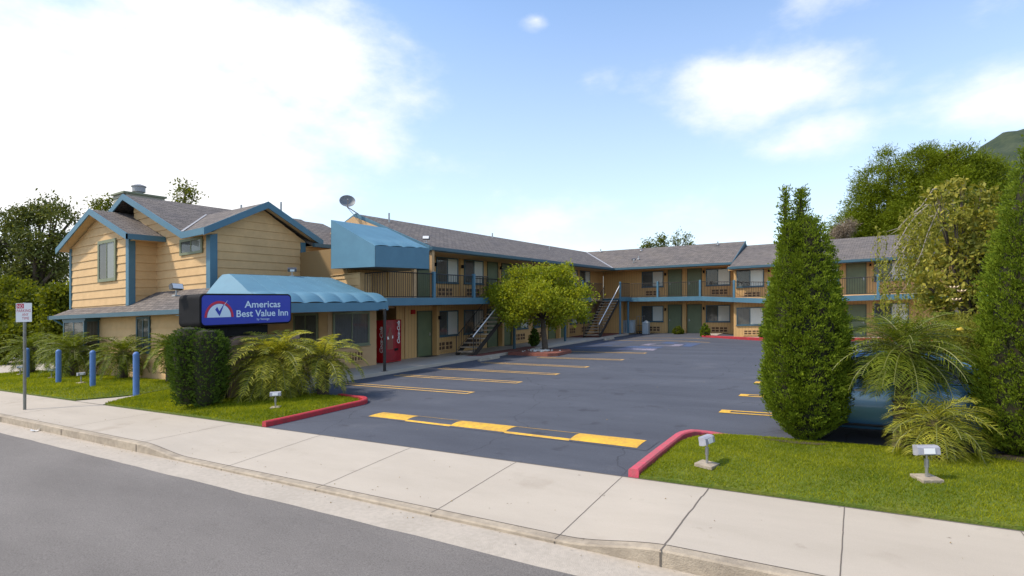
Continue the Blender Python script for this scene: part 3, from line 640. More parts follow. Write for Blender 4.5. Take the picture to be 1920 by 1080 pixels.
def door(parent, T, s0, s1, z0, z1, zf=None, hs=1):
    b = MB(T); w = .06
    b.box(s0-w, s0, 0, .05, z0, z1+w); b.box(s1, s1+w, 0, .05, z0, z1+w); b.box(s0, s1, 0, .05, z1, z1+w)
    b.box(s0, s1, 0, .02, z0+.015, z1, 1)
    d = b.build('door', [doorframe, doorgreen], parent, zf=zf)
    sh = s1-.09 if hs > 0 else s0+.09
    b = MB(T); b.box(sh-.03, sh+.03, .02, .03, z0+.95, z0+1.12); b.tube([(sh, .03, z0+1.02), (sh, .07, z0+1.02), (sh-.12*hs, .075, z0+1.02)], .012, 6); b.build('handle', steel, d, zf=zf); return d
def vent(parent, T, s0, s1, z0, z1, zf=None):
    b = MB(T); b.box(s0, s1, 0, .012, z0, z1, 1); fr = .05; nx = 4  # dark backing plate, shade of the holes put into its colour
    b.box(s0, s1, .012, .035, z0, z0+fr); b.box(s0, s1, .012, .035, z1-fr, z1); zm = (z0+z1)/2; b.box(s0, s1, .012, .033, zm-.02, zm+.02)
    for i in range(nx+1):
        s = s0+fr/2+(s1-s0-fr)*i/nx; wv = .035 if i not in (1, 3) else .02
        b.box(s-wv, s+wv, .012, .034, z0+fr, z1-fr)
    b.box(s0-.03, s1+.03, 0, .045, z0-.06, z0-.035)
    return b.build('air_vent', [accbrown, ventshade], parent, zf=zf)
def railing(parent, pts, z0, z1, zf=None, sp=.125, name='railing', post=None):
    b = MB()
    for (x0, y0), (x1, y1) in zip(pts[:-1], pts[1:]):
        L_ = math.hypot(x1-x0, y1-y0); n = max(1, int(L_/sp)); k = max(1, int(L_/2))
        for zz, rr in ((z1, .022), (z0+.08, .016)):
            b.tube([(x0+(x1-x0)*i/k, y0+(y1-y0)*i/k, zz) for i in range(k+1)], rr, 4)
        for i in range(n+1):
            x, y = x0+(x1-x0)*i/n, y0+(y1-y0)*i/n; b.box(x-.008, x+.008, y-.008, y+.008, z0+.08, z1, 0)
    return b.build(name, iron, parent, zf=zf)

# ---- left wing -------------------------------------------------
Lw = root('motel_wing', (-17.6, 30, 0), 'long two-storey tan motel wing on the left with balcony, running back from the office', 'motel building', 'motel wings round the lot')
WX = -17.6
b = MB(); b.box(-25, WX, 18.4, 42.3, -.15, 2.52); b.box(-25, WX, 18.2, 42.3, 2.52, 5.0)
for y in (21.0, 26.85, 28.2, 34.05, 35.4): b.box(WX+.002, WX+.28, y-.09, y+.09, .1, 2.50)
for y in (20.98, 23.15, 26.85, 30.45, 34.05): b.box(WX+.002, WX+.07, y-.09, y+.09, 2.82, 4.98)
b.box(-20.6, WX, 15.6, 18.2, 2.82, 5.0)
b.build('wall', t1y, Lw)
b = MB(); b.box(-15.95, WX+.002, 18.8, 40.4, 4.94, 4.97); b.box(-25.0, WX, 18.2, 18.8, 4.9, 5.02)   # soffit
b.add([(-25, 18.6, 5.0), (WX, 18.6, 5.0), (WX, 18.6, 5.75), (-20.6, 18.6, 6.95), (-25, 18.6, 5.25)], [(0, 1, 2, 3, 4)])
b.build('soffit', stucco, Lw)
b = MB()
rz, ez = 7.10, 5.12
b.slab([(-16.0, 18.8, ez), (-16.0, 40.3, ez), (-20.6, 45.5, rz), (-20.6, 18.8, rz)], (0, 0, -.09))
b.slab([(-20.65, 18.8, rz), (-20.6, 45.5, rz), (-25.3, 49, ez), (-25.3, 18.8, ez)], (0, 0, -.09))
rf = b.build('roof', roofm, Lw, uv=True)
b = MB(); b.slab([(-16.02, 40.22, ez+.012), (-15.94, 40.38, ez+.012), (-20.54, 45.55, rz+.012), (-20.66, 45.45, rz+.012)], (0, 0, .006)); b.build('valley_flashing', flash, rf)
for x, y, h_ in ((-19.9, 20.3, .45), (-20.2, 30, .3), (-19.2, 36, .25)):
    zb = rz-(x+20.6)*(rz-ez)/4.6; b = MB(); b.tube([(x, y, zb-.05), (x, y, zb+h_)], .045, 8); b.build('vent_pipe', steel, rf)
b = MB()
b.box(-15.93, -15.8, 18.75, 40.25, ez-.17, ez-.02); b.box(-16.0, -15.93, 18.75, 40.3, ez-.2, ez-.03)
b.build('gutter', bluedk, Lw)
b = MB()   # rake boards on the near gable
for xe, ze in ((-15.95, ez), (-25.3, ez+.0)):
    b.slab([(xe, 18.80, ze+.02), (-20.6, 18.80, rz+.02), (-20.6, 18.80, rz-.25), (xe, 18.80, ze-.22)], (0, -.06, 0))
b.build('rake_board', blue, Lw)
# balcony
def zs(x, y=0):
    if x < -14.6: return 0
    if x < -9.5: return -.02*(x+15)
    if x < -4.8: return -.11-.34*(x+9.5)/4.7
    return -.45
edgeL = [(WX, 15.6), (-15.4, 15.6), (-15.4, 22.6), (-16.4, 22.6), (-16.4, 25.15), (-15.28, 25.15), (-15.4, 25.2), (-15.4, 34.9), (-16.0, 34.9), (-16.0, 38.4), (-14.62, 38.4), (-14.62, 42.3), (WX, 42.3)]
b = MB(); 
def flatslab(b, pts, z0, z1, zf=None):
    b.slab([(x, y, z1) for x, y in pts], (0, 0, z0-z1))
for x0, x1, y0, y1 in ((WX, -15.44, 15.64, 22.6), (WX, -16.4, 22.6, 25.15), (WX, -15.44, 25.15, 34.9), (WX, -16.0, 34.9, 38.4), (WX, -14.66, 38.4, 42.3)): b.box(x0, x1, y0, y1, 2.60, 2.80)
b.box(-20.6, WX, 14.2, 18.3, 2.45, 2.79)
b.build('balcony_floor', stucco, Lw)
b = MB()
b.box(-15.44, -15.38, 15.58, 22.6, 2.53, 2.84); b.box(-15.44, -15.38, 25.15, 34.9, 2.53, 2.84); b.box(-14.66, -14.6, 38.4, 40.46, 2.53, 2.84); b.box(-16.4, -15.44, 15.58, 15.64, 2.53, 2.84); b.box(-16.0, -14.66, 38.36, 38.42, 2.53, 2.80)
b.build('fascia_board', blue, Lw)
railing(Lw, [(-16.7, 15.7), (-15.47, 15.7), (-15.47, 22.6)], 2.8, 3.86); railing(Lw, [(-15.47, 25.2), (-15.47, 34.9)], 2.8, 3.86)
railing(Lw, [(-16.45, 22.6), (-16.45, 25.1)], 2.8, 3.86); railing(Lw, [(-16.05, 34.9), (-16.05, 38.3)], 2.8, 3.86); railing(Lw, [(-14.7, 38.4), (-14.7, 40.5)], 2.8, 3.86)
for y in (18.45, 21.37, 24.2+1.0, 28.0, 30.8, 33.6): b = MB(); b.bbox(-15.53, -15.39, y-.07, y+.07, 2.56, 3.96, .012); b.build('balcony_post', blue, Lw)
for y in (25.0, 31.0): b = MB(); b.bbox(-15.49, -15.37, y-.06, y+.06, .1, 2.6, .01); b.build('support_post', bluedk, Lw)
for x, y in ((-14.7, 38.5), (-14.75, 40.3)): b = MB(); b.bbox(x-.06, x+.06, y-.06, y+.06, .05, 3.95 if y < 39 else 2.6, .01); b.build('support_post', blue, Lw)
for x, y, zt in ((-15.98, 18.95, 4.95), (-15.55, 17.3, 4.02)): b = MB(); b.bbox(x-.08, x+.08, y-.08, y+.08, 2.8, zt, .01); b.build('eave_post', stucco, Lw)
b = MB()
lap(b, Ty(15.56), [(-18.5, 2.8), (-16.8, 2.8), (-16.8, 3.87), (-18.5, 3.82)], 2.8, .3); b.box(-18.5, -16.8, 15.562, 15.70, 2.8, 3.82); b.box(-16.82, -16.78, 15.50, 16.1, 2.8, 3.86); b.box(-18.5, -16.76, 15.50, 15.72, 3.87, 3.90)
b.build('parapet', siding, Lw)
TL = Tx(WX)
drs = (19.83, 25.65, 27.1, 32.85, 34.3)
wns = (21.17, 23.45, 28.35, 30.75, 35.6, 37.85)
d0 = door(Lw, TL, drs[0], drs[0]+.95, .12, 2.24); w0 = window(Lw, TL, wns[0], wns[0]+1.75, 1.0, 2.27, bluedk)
for dz in (0, 2.70):
    for i, y in enumerate(drs):
        if dz or i: copy_part(d0, Lw, 0, y-drs[0], dz-.02*(dz > 0))
    for i, y in enumerate(wns):
        if dz or i: copy_part(w0, Lw, 0, y-wns[0], dz-.03*(dz > 0))
v0 = vent(Lw, TL, 21.25, 22.5, .28, .74)
for dz in (0, 2.70):
    for i, y in enumerate(wns):
        if dz or i: copy_part(v0, Lw, 0, y-wns[0]+.1*(i > 0), dz)
b = MB(TL); b.bbox(21.0, 21.1, .28, .40, 1.85, 2.02, .01); l0 = b.build('wall_lamp', black, Lw)
for y, dz in ((23.15, 2.6), (26.85, 2.7), (28.2, 0), (30.45, 2.6), (34.05, 2.7), (20.98, 2.6)): copy_part(l0, Lw, 0 if dz == 0 else -.2, y-21.05, dz)
b = MB(TL); b.tube([(18.95, .04, .15), (18.95, .04, 2.5)], .035, 6); b.build('downspout', siding, Lw)
b = MB(TL); b.box(19.35, 19.55, 0, .12, 2.16, 2.36); b.build('alarm_bell', redm, Lw)
for y, wd in ((20.3, .8), (27.5, .7)): b = MB(TL); b.box(y-wd/2, y+wd/2, .03, .55, .119, .135); b.build('doormat', iron, Lw)

# ---- back wing --------------------------------------------------
Bw = root('motel_wing', (-11, 42.3, 0), 'two-storey tan motel wing straight across the back of the lot, with green doors', 'motel building', 'motel wings round the lot')
zB = lambda x, y: -.02*(x+15)
WY = 42.3
b = MB(); b.box(WX+.01, -7.15, WY, 49.5, -.5, 4.98)
b.box(-11.15, -10.9, WY-.25, WY-.002, -.2, 2.5); 
b.build('wall', t1x, Bw, zf=zB)
b = MB(); b.box(-17.3, -15.2, WY-1.9, WY-1.85, .1, 2.5); b.build('corner_screen', t1x, Bw, zf=zB)
b = MB(); b.box(-15.95, -7.2, 40.5, WY+.02, 4.90, 4.93); b.build('soffit', stucco, Bw, zf=zB)
b = MB(); rzB, ezB = 6.97, 5.10
b.slab([(-16.0, 40.3, ezB), (-7.3, 40.3, ezB), (-7.3, 45.5, rzB), (-20.6, 45.5, rzB)], (0, 0, -.09))
b.slab([(-20.6, 45.52, rzB), (-7.3, 45.52, rzB), (-7.3, 50.5, ezB), (-25.3, 50.5, ezB)], (0, 0, -.09))
rfB = b.build('roof', roofm, Bw, zf=zB, uv=True)
for x, y in ((-15.2, 44.6), (-19.0, 45.1), (-9.2, 44.9), (-14.6, 42.2)):
    zb = ezB+(y-40.3)/5.2*(rzB-ezB); b = MB(); b.tube([(x, y, zb-.05), (x, y, zb+.28)], .05, 8); b.lathe((x, y, zb+.02), [(.14, 0), (.1, .05)], 10); b.build('vent_pipe', steel, rfB, zf=zB)
b = MB(); b.box(-15.85, -7.28, 40.10, 40.23, ezB-.17, ezB-.02); b.box(-15.9, -7.25, 40.23, 40.3, ezB-.2, ezB-.03); b.build('gutter', bluedk, Bw, zf=zB)
b = MB(); b.slab([(-7.3, 40.28, ezB+.03), (-7.3, 45.5, rzB+.03), (-7.3, 45.5, rzB-.30), (-7.3, 40.28, ezB-.30)], (.05, 0, 0)); b.add([(-7.31, 40.4, ezB-.28), (-7.31, WY+3, ezB-.28), (-7.31, 45.5, rzB-.28)], [(0, 1, 2)]); b.build('rake_board', bluedk, Bw, zf=zB)
b = MB(); b.slab([(x, y, 2.78) for x, y in ((-14.66, 40.5), (-9.5, 40.5), (-9.5, WY), (-14.66, WY))], (0, 0, -.2)); b.slab([(x, y, 2.78) for x, y in ((-9.5, 40.5), (-7.1, 39.32), (-7.1, WY), (-9.5, WY))], (0, 0, -.2))
b.build('balcony_floor', stucco, Bw, zf=zs)
b = MB()
for (x0, y0), (x1, y1) in (((-14.66, 40.46), (-9.5, 40.46)), ((-9.5, 40.46), (-7.1, 39.28))): b.slab([(x0, y0, 2.49), (x1, y1, 2.49), (x1, y1, 2.80), (x0, y0, 2.80)], (0, -.05, 0))
b.build('fascia_board', blue, Bw, zf=zs)
railing(Bw, [(-14.6, 40.52), (-9.5, 40.52), (-7.1, 39.34)], 2.8, 3.84, zf=zs)
for x, y in ((-12.55, 40.5), (-9.5, 40.5)): b = MB(); b.bbox(x-.07, x+.07, y-.07, y+.07, 2.5, 3.96, .01); b.build('balcony_post', blue, Bw, zf=zs)
TB = Ty(WY)
db = door(Bw, TB, -12.25, -11.3, -.1+.1, 2.16, zf=zB, hs=-1); wb = window(Bw, TB, -14.35, -12.65, .92, 2.14, bluedk, zf=zB); vb = vent(Bw, TB, -14.08, -12.88, .15, .58, zf=zB)
for dx, dz in ((1.45, 0), (0, 2.76), (1.45, 2.76)): copy_part(db, Bw, dx, 0, dz-.02*dx)
for dx, dz in ((4.85, 0), (0, 2.68), (4.85, 2.66)): copy_part(wb, Bw, dx, 0, dz-.02*dx)
for dx, dz in ((4.93, 0), (0, 2.76), (4.93, 2.74)): copy_part(vb, Bw, dx, 0, dz-.02*dx)
b = MB(TB); b.bbox(-12.55, -12.45, 0, .14, 1.75, 1.95, .01); l1 = b.build('wall_lamp', black, Bw, zf=zB)
for dx, dz in ((2.85, 0), (0, 2.7), (2.85, 2.7)): copy_part(l1, Bw, dx, 0, dz)
b = MB(TB); b.box(-10.7, -9.95, .03, .6, -.03, -.012); b.build('doormat', iron, Bw)

# ---- right wing --------------------------------------------------
Cw = root('motel_wing', (0, 40, -.45), 'lower stepped-forward tan motel wing on the right, half hidden behind the evergreens', 'motel building', 'motel wings round the lot')
zC = lambda x, y: -.45
CY = 39.9
b = MB(); b.box(-7.14, 9, CY, 48, -.2, 4.95); b.box(-7.5, 9, CY-.001+.002, CY+.05, 4.8, 5.1)
b.build('wall', t1x, Cw, zf=zC)
b = MB(); b.box(-7.2, 7.5, 38.9, CY+.02, 4.80, 4.83); b.build('soffit', stucco, Cw, zf=zC)
b = MB(); ezC, rzC = 5.0, 6.93
b.slab([(-7.22, 38.8, ezC), (7.6, 38.8, ezC-.1), (3.0, 45.5, rzC-.12), (-7.22, 45.5, rzC)], (0, 0, -.09)); b.slab([(7.6, 38.8, ezC-.1), (7.6, 50, ezC-.1), (3.0, 45.5, rzC-.12)], (0, 0, -.09))
b.slab([(-7.22, 45.52, rzC), (3.0, 45.52, rzC-.12), (7.6, 50.5, ezC-.1), (-7.22, 50.5, ezC)], (0, 0, -.09))
b.build('roof', roofm, Cw, zf=zC, uv=True)
b = MB(); b.slab([(-7.3, 38.62, ezC-.16), (7.6, 38.62, ezC-.26), (7.6, 38.62, ezC-.11), (-7.3, 38.62, ezC-.01)], (0, .14, 0)); b.slab([(-7.25, 38.76, ezC-.2), (7.6, 38.76, ezC-.3), (7.6, 38.76, ezC-.12), (-7.25, 38.76, ezC-.02)], (0, .06, 0)); b.build('gutter', bluedk, Cw, zf=zC)
b = MB(); b.slab([(x, y, 2.78) for x, y in ((-7.1, 39.32), (-4.8, 38.2), (7.5, 38.2), (7.5, CY+.02), (-7.1, CY+.02))], (0, 0, -.2)); b.build('balcony_floor', stucco, Cw, zf=zs)
b = MB()
for (x0, y0), (x1, y1) in (((-7.1, 39.28), (-4.8, 38.16)), ((-4.8, 38.16), (7.5, 38.16))): b.slab([(x0, y0, 2.49), (x1, y1, 2.49), (x1, y1, 2.80), (x0, y0, 2.80)], (0, -.05, 0))
b.build('fascia_board', blue, Cw, zf=zs)
railing(Cw, [(-7.1, 39.34), (-4.8, 38.22), (7.4, 38.22)], 2.8, 3.84, zf=zs)
for x, y in ((-7.0, 39.25), (-4.75, 38.16), (-2.9, 38.16), (-1.0, 38.16), (1.0, 38.16), (3.4, 38.16)): b = MB(); b.bbox(x-.07, x+.07, y-.07, y+.07, 2.5, 3.96, .01); b.build('balcony_post', blue, Cw, zf=zs)
TC = Ty(CY)
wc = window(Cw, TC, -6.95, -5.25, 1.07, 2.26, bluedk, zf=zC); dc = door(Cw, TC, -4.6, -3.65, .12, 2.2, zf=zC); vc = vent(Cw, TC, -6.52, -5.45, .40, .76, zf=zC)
for dx, dz in ((4.25, 0), (0, 2.56), (4.25, 2.58), (7.8, 0), (7.8, 2.56)): copy_part(wc, Cw, dx, 0, dz)
for dx, dz in ((4.05, 0), (0, 2.66), (4.05, 2.64)): copy_part(dc, Cw, dx, 0, dz)
for dx, dz in ((0, 2.54), (4.25, 0), (4.25, 2.54), (7.8, 2.54)): copy_part(vc, Cw, dx, 0, dz)
b = MB(TC); b.bbox(-5.0, -4.9, 0, .14, 1.85, 2.0, .01); l2 = b.build('wall_lamp', black, Cw, zf=zC); copy_part(l2, Cw, 0, 0, 2.7); copy_part(l2, Cw, 5.6, 0, 2.7)

# ---- staircases --------------------------------------------------
def staircase(x0, x1, y0, y1, z0, z1, n, label):
    r = root('staircase', ((x0+x1)/2, y0, z0), label, 'staircase', 'outdoor staircases up to the balcony')
    for i in range(n):
        t = (i+1)/n; y = y0+(y1-y0)*i/n; z = z0+(z1-z0)*t
        b = MB(); b.bbox(x0+.04, x1-.04, y, y+(y1-y0)/n+.03, z-.055, z, .008); b.build('tread', tread, r)
    sl_ = (z1-z0)/(y1-y0)
    for x in (x0, x1-.05):
        b = MB(); b.slab([(x, y0-.02, z0-.02), (x, y0+.20, z0-.02), (x, y1, z1-.24), (x, y1, z1-.06), (x, y0-.02, z0+.10)], (.05, 0, 0)); b.build('stringer', iron, r)
        b = MB(); k = n; h = .88
        for i in range(2*k+1 if x == x0 else 5):
            y = y0+(y1-y0)*i/(2*k); z = z0+(y-y0)*sl_; b.box(x+.017, x+.033, y-.008, y+.008, z+.02, z+h)
        b.tube([(x+.025, y0, z0), (x+.025, y0, z0+h+.02)], .024, 6)
        if x == x0: b.tube([(x+.025, y0, z0+h*.12+.1), (x+.025, y1, z1+h*.12+.1)], .012, 4)
        b.build('balustrade', iron, r)
    b = MB(); b.tube([(x0+.025, y0, z0+.9), (x0+.025, y1, z1+.9)], .022, 6); b.build('handrail', iron, r)
    b = MB(); b.tube([(x1-.025, y0-.05, z0+.86), (x1-.025, y0, z0+.92), (x1-.025, y1+.1, z1+.92)], .028, 8); b.build('handrail', white, r)
staircase(-16.35, -15.28, 21.15, 25.05, .12, 2.8, 14, 'nearer staircase with concrete treads rising to the balcony behind the lot tree')
staircase(-15.92, -14.72, 34.75, 38.45, .12, 2.8, 14, 'farther staircase with concrete treads in the inner corner of the motel')

# ---- office house ------------------------------------------------
Ho = root('office_house', (-24, 12, 0), 'tan lap-sided office with blue-trimmed gables and pale blue awning at the street corner', 'office building')
b = MB()
b.box(-29.97, -24.63, 10.73, 11.8, 0, 5.6)
b.box(-29.97, -20.63, 11.73, 19.5, 0, 5.3); b.box(-29.97, -19.93, 10.74, 14.2, 0, 2.7); b.box(-20.0, -17.03, 14.13, 16.58, 0, 2.5)
b.build('inner_wall', stucco, Ho)
b = MB()
lap(b, Ty(10.7), [(-30, 0), (-19.9, 0), (-19.9, 2.7), (-30, 2.7)], 0)
lap(b, Ty(10.7), [(-30, 2.7), (-24.6, 2.7), (-24.6, 5.72), (-27.1, 6.80), (-30, 5.6)], 0)
lap(b, Tx(-24.6), [(10.7, 2.7), (11.7, 2.7), (11.7, 5.75), (10.7, 5.75)], 0)
lap(b, Ty(11.7), [(-24.6, 3.2), (-21.7, 3.2), (-21.7, 5.42), (-26.3, 7.47), (-26.5, 7.4), (-26.5, 6)], 0); lap(b, Ty(11.7), [(-21.7, 3.2), (-20.6, 3.2), (-20.6, 5.42), (-21.7, 5.42)], 0)
lap(b, Tx(-20.6), [(11.7, 2.7), (15.85, 2.7), (15.85, 5.5), (13.75, 6.68), (11.7, 5.5)], .1, .315)
lap(b, Tx(-20.62), [(15.85, 2.7), (19.5, 2.7), (19.5, 5.3), (15.85, 5.3)], .1, .315)
b.build('wall', siding, Ho)
b = MB(); lap(b, Ty(14.1), [(-19.9, 0), (-17, 0), (-17, 2.5), (-19.9, 2.5)], 0, .4, .012); lap(b, Tx(-17), [(14.1, 0), (16.6, 0), (16.6, 2.5), (14.1, 2.5)], 0, .4, .012); b.box(-19.9, -17.0, 16.585, 16.6, 0, 2.5)
lap(b, Tx(-19.9), [(10.7, 0), (14.1, 0), (14.1, 2.5), (10.7, 2.5)], 0, .4, .012)
b.box(-22, -19.7, 16.62, 18.4, 0, 2.5, 1)  # near-black box, the passage's shade put into its colour
b.build('entry_wall', [stucco, shadefill], Ho)
# corner and edge boards
for bxs in ([(-24.62, -24.555, 10.635, 10.88, 2.9, 5.72), (-24.80, -24.62, 10.635, 10.69, 2.9, 5.7)], [(-20.60, -20.53, 11.62, 11.9, 3.2, 5.5), (-20.80, -20.60, 11.62, 11.69, 3.3, 5.5)], [(-20.60, -20.54, 15.62, 15.86, 3.2, 5.45)], [(-30.05, -29.93, 10.63, 10.69, 2.9, 5.6)]):
    b = MB()
    for q in bxs: b.box(*q)
    b.build('corner_board', blue, Ho)

b = MB()
zm = lambda x: 7.62-abs(x+26.3)*.448
b.slab([(-26.3, 11.2, 7.62), (-21.7, 11.2, 5.56), (-24.6, 13.75, 6.86), (-21.7, 16.3, 5.56), (-21.7, 20, 5.56), (-26.3, 20, 7.62)], (0, 0, -.1))
b.slab([(-26.3, 11.2, 7.62), (-26.3, 20, 7.62), (-30.9, 20, 5.56), (-30.9, 11.2, 5.56)], (0, 0, -.1))
b.slab([(-20.15, 11.2, 5.56), (-20.15, 13.75, 6.87), (-24.6, 13.75, 6.87), (-21.7, 11.2, 5.56)], (0, 0, -.1))
b.slab([(-20.15, 13.76, 6.87), (-20.15, 16.4, 5.56), (-21.7, 16.4, 5.56), (-24.6, 13.76, 6.87)], (0, 0, -.1))
b.slab([(-27.1, 10.3, 6.98), (-23.9, 10.3, 5.64), (-23.9, 12.0, 5.64), (-27.1, 12.0, 6.98)], (0, 0, -.09)); b.slab([(-27.11, 10.3, 6.98), (-27.11, 12.0, 6.98), (-30.4, 12.0, 5.62), (-30.4, 10.3, 5.62)], (0, 0, -.09))
b.slab([(-20.2, 15.9, 5.40), (-20.2, 19.6, 5.40), (-24, 19.6, 7.08), (-24, 15.9, 7.08)], (0, 0, -.1)); b.slab([(-24.01, 15.9, 7.08), (-24.01, 19.6, 7.08), (-28, 19.6, 5.3), (-28, 15.9, 5.3)], (0, 0, -.1))
hr = b.build('roof', roofm, Ho, uv=True)
b = MB(); b.slab([(-30.5, 10.15, 2.62), (-18.4, 10.15, 2.62), (-18.4, 11.72, 3.45), (-29.95, 11.72, 3.45), (-29.95, 10.72, 2.93)], (0, 0, -.07)); b.slab([(-30.5, 10.15, 2.62), (-29.96, 10.72, 2.93), (-29.96, 13, 2.93), (-30.5, 13, 2.62)], (0, 0, -.07))
b.build('skirt_roof', roofm, Ho, uv=True)
b = MB(); b.slab([(-24.58, 13.78, 6.90), (-24.62, 13.72, 6.90), (-21.74, 11.17, 5.6), (-21.66, 11.23, 5.6)], (0, 0, .008)); b.build('valley_flashing', flash, hr)
for x, y in ((-22.2, 13.9), (-19.6+-.9, 14.6)):
    b = MB(); b.tube([(x, y, 6.5), (x, y, 7.05)], .04, 8); b.build('vent_pipe', steel, hr)
# fascias
def rake(b, A, B_, h=.22, off=(0, -.05, 0), up=.03): b.slab([(A[0], A[1], A[2]+up), (B_[0], B_[1], B_[2]+up), (B_[0], B_[1], B_[2]-h), (A[0], A[1], A[2]-h)], off)
b = MB()
rake(b, (-30.45, 10.3, 5.6), (-27.1, 10.3, 6.98)); rake(b, (-27.1, 10.3, 6.98), (-23.85, 10.3, 5.62)); rake(b, (-23.9, 10.25, 5.64), (-23.9, 11.9, 5.64), .2, (.05, 0, 0), .01)
rake(b, (-30.95, 11.2, 5.54), (-26.3, 11.2, 7.62)); rake(b, (-26.3, 11.2, 7.62), (-21.65, 11.2, 5.54)); rake(b, (-21.65, 11.2, 5.54), (-20.15, 11.2, 5.56))
rake(b, (-20.15, 11.15, 5.55), (-20.15, 13.75, 6.87), .24, (.05, 0, 0)); rake(b, (-20.15, 13.75, 6.87), (-20.15, 16.45, 5.54), .24, (.05, 0, 0))
b.build('rake_board', blue, Ho)
b = MB(); b.slab([(-30.4, 10.35, 5.52), (-27.1, 10.35, 6.88), (-27.1, 10.72, 6.88), (-30.4, 10.72, 5.52)], (0, 0, -.03)); b.slab([(-23.9, 10.35, 5.55), (-27.1, 10.35, 6.88), (-27.1, 10.72, 6.88), (-23.9, 10.72, 5.55)], (0, 0, -.03))
b.box(-30.9, -26.3, 11.25, 11.7, 5.4, 5.42); b.box(-24.6, -23.9, 10.7, 11.7, 5.48, 5.5)
b.slab([(-26.3, 11.25, 7.5), (-21.7, 11.25, 5.44), (-21.7, 11.72, 5.44), (-26.3, 11.72, 7.5)], (0, 0, -.02)); b.box(-21.7, -20.15, 11.25, 11.72, 5.42, 5.44)
b.slab([(-20.58, 11.25, 5.48), (-20.58, 13.75, 6.76), (-20.2, 13.75, 6.76), (-20.2, 11.25, 5.48)], (0, 0, -.02)); b.slab([(-20.58, 16.35, 5.48), (-20.58, 13.75, 6.76), (-20.2, 13.75, 6.76), (-20.2, 16.35, 5.48)], (0, 0, -.02)); b.box(-20.62, -20.2, 15.9, 19.5, 5.26, 5.28)
b.build('soffit', siding, Ho)
b = MB(); b.box(-20.2, -20.06, 15.95, 17.7, 5.24, 5.40); b.build('gutter', bluedk, Ho); b = MB(); b.box(-30.55, -18.3, 10.02, 10.14, 2.46, 2.62); b.box(-30.6, -30.48, 10.02, 13, 2.46, 2.62); b.build('gutter', bluedk, Ho)
b = MB(); b.tube([(-30.2, 10.12, 2.45), (-30.1, 10.3, 2.3), (-30.0, 10.6, 2.0), (-30.0, 10.62, .2)], .045, 8); b.build('downspout', blue, Ho)
# chimney chase
b = MB(); lap(b, Ty(12.2), [(-29.6, 5.8), (-28.5, 5.8), (-28.5, 8.18), (-29.6, 8.22)], .1); lap(b, Tx(-28.5), [(12.2, 5.8), (13.9, 5.8), (13.9, 8.15), (12.2, 8.18)], .1); b.box(-29.58, -28.52, 12.22, 13.9, 5.5, 8.1)
b.box(-29.68, -28.42, 12.1, 13.98, 8.16, 8.24, 1)
ch = b.build('chimney', [mat('grey_green_siding', (.30, .30, .23), .8, (.26, .26, .2), 3), greentrim], hr)
b = MB(); b.lathe((-28.9, 12.95, 8.24), [(.20, 0), (.18, .12), (.27, .13), (.27, .36), (.31, .37), (.31, .41), (.1, .50)], 18); b.build('chimney_cap', flash, ch, smooth=False)
# windows
window(Ho, Ty(10.67), -27.25, -25.65, 3.95, 5.68, greentrim, w=.13, sill=False, bm=greyblind); window(Ho, Ty(11.67), -22.7, -21.1, 4.78, 5.40, greentrim, w=.10, sill=False, bm=greyblind)
window(Ho, Ty(10.67), -23.95, -22.9, 1.0, 2.43, bluedk, w=.09, sill=False, dark=True)
b = MB(); b.box(-29.3, -27.2, 10.15, 10.69, .75, .95); b.box(-29.35, -27.1, 10.12, 10.69, 2.36, 2.45); b.build('bay_frame', bluedk, Ho)
window(Ho, Ty(10.16), -29.25, -27.2, .95, 2.36, bluedk, w=.07, sill=False, dark=True, proud=.04)
window(Ho, Tx(-27.24), 10.17, 10.67, .95, 2.36, bluedk, w=.05, sill=False, dark=True, split=False, proud=.04)
window(Ho, Ty(14.08), -18.95, -17.5, .95, 2.34, greentrim, w=.08, dark=True); window(Ho, Tx(-16.98), 14.32, 16.18, 1.0, 2.34, greentrim, w=.08, dark=True)
door(Ho, Tx(-19.88), 11.4, 12.9, .1, 2.25)
vent(Ho, Tx(-16.98), 15.2, 15.85, .35, .78)
# big scalloped entrance awning
def awning_grid(ny, nv, P, bulge, ribs):
    """P(u,v) -> base point; bulge metres outward between ribs near the lower edge"""
    G = []
    for j in range(nv+1):
        v = j/nv; row = []
        for i in range(ny+1):
            u = i/ny; x, y, z = P(u, v); k = abs(math.sin(math.pi*u*ribs))**.55
            s_ = math.exp(-((v-.10)/.17)**2); row.append((x+bulge*.8*k*s_, y, z+bulge*k*s_*1.0))
        G.append(row)
    return G
def PA(u, v):
    y0, y1 = 10.0+.9*v, 15.22-.12*v; x = -15.03-3.07*v; z = 2.64+1.12*(1-(1-v)**1.12)*1.0+.09*math.sin(math.pi*min(v*3, 1)); return (x, y0+(y1-y0)*u, z)
b = MB(); b.grid(awning_grid(84, 22, PA, .085, 6.65))
b.grid([[PA(0, v), (-18.5, 10.0+.9*v, PA(0, v)[2])] for v in lin(0, 1, 12)])
b.grid([[PA(1, v), (-18.3, 15.2, PA(1, v)[2]-.0)] for v in lin(0, 1, 12)])
b.grid([[(-18.1, 10.9, 3.765), (-18.1, 15.1, 3.765)], [(-19.3, 11.3, 3.72), (-20.5, 15.1, 3.70)]])
b.box(-15.03, -14.985, 9.97, 15.25, 2.36, 2.66); b.box(-18.6, -15.03, 9.97, 10.01, 2.36, 2.66); b.box(-17.0, -15.03, 15.21, 15.25, 2.36, 2.66)
b.box(-19.8, -15.05, 10.02, 15.2, 2.40, 2.42, 1)
ea = b.build('entrance_awning', [awntop, bluedk], Ho, smooth=False)
for k in range(1, 7):
    b = MB(); b.tube([(lambda p: (p[0], p[1], p[2]+.004))(PA(k/6.65, v)) for v in lin(0, 1, 14)], .009, 5); b.build('seam', awntop, ea)
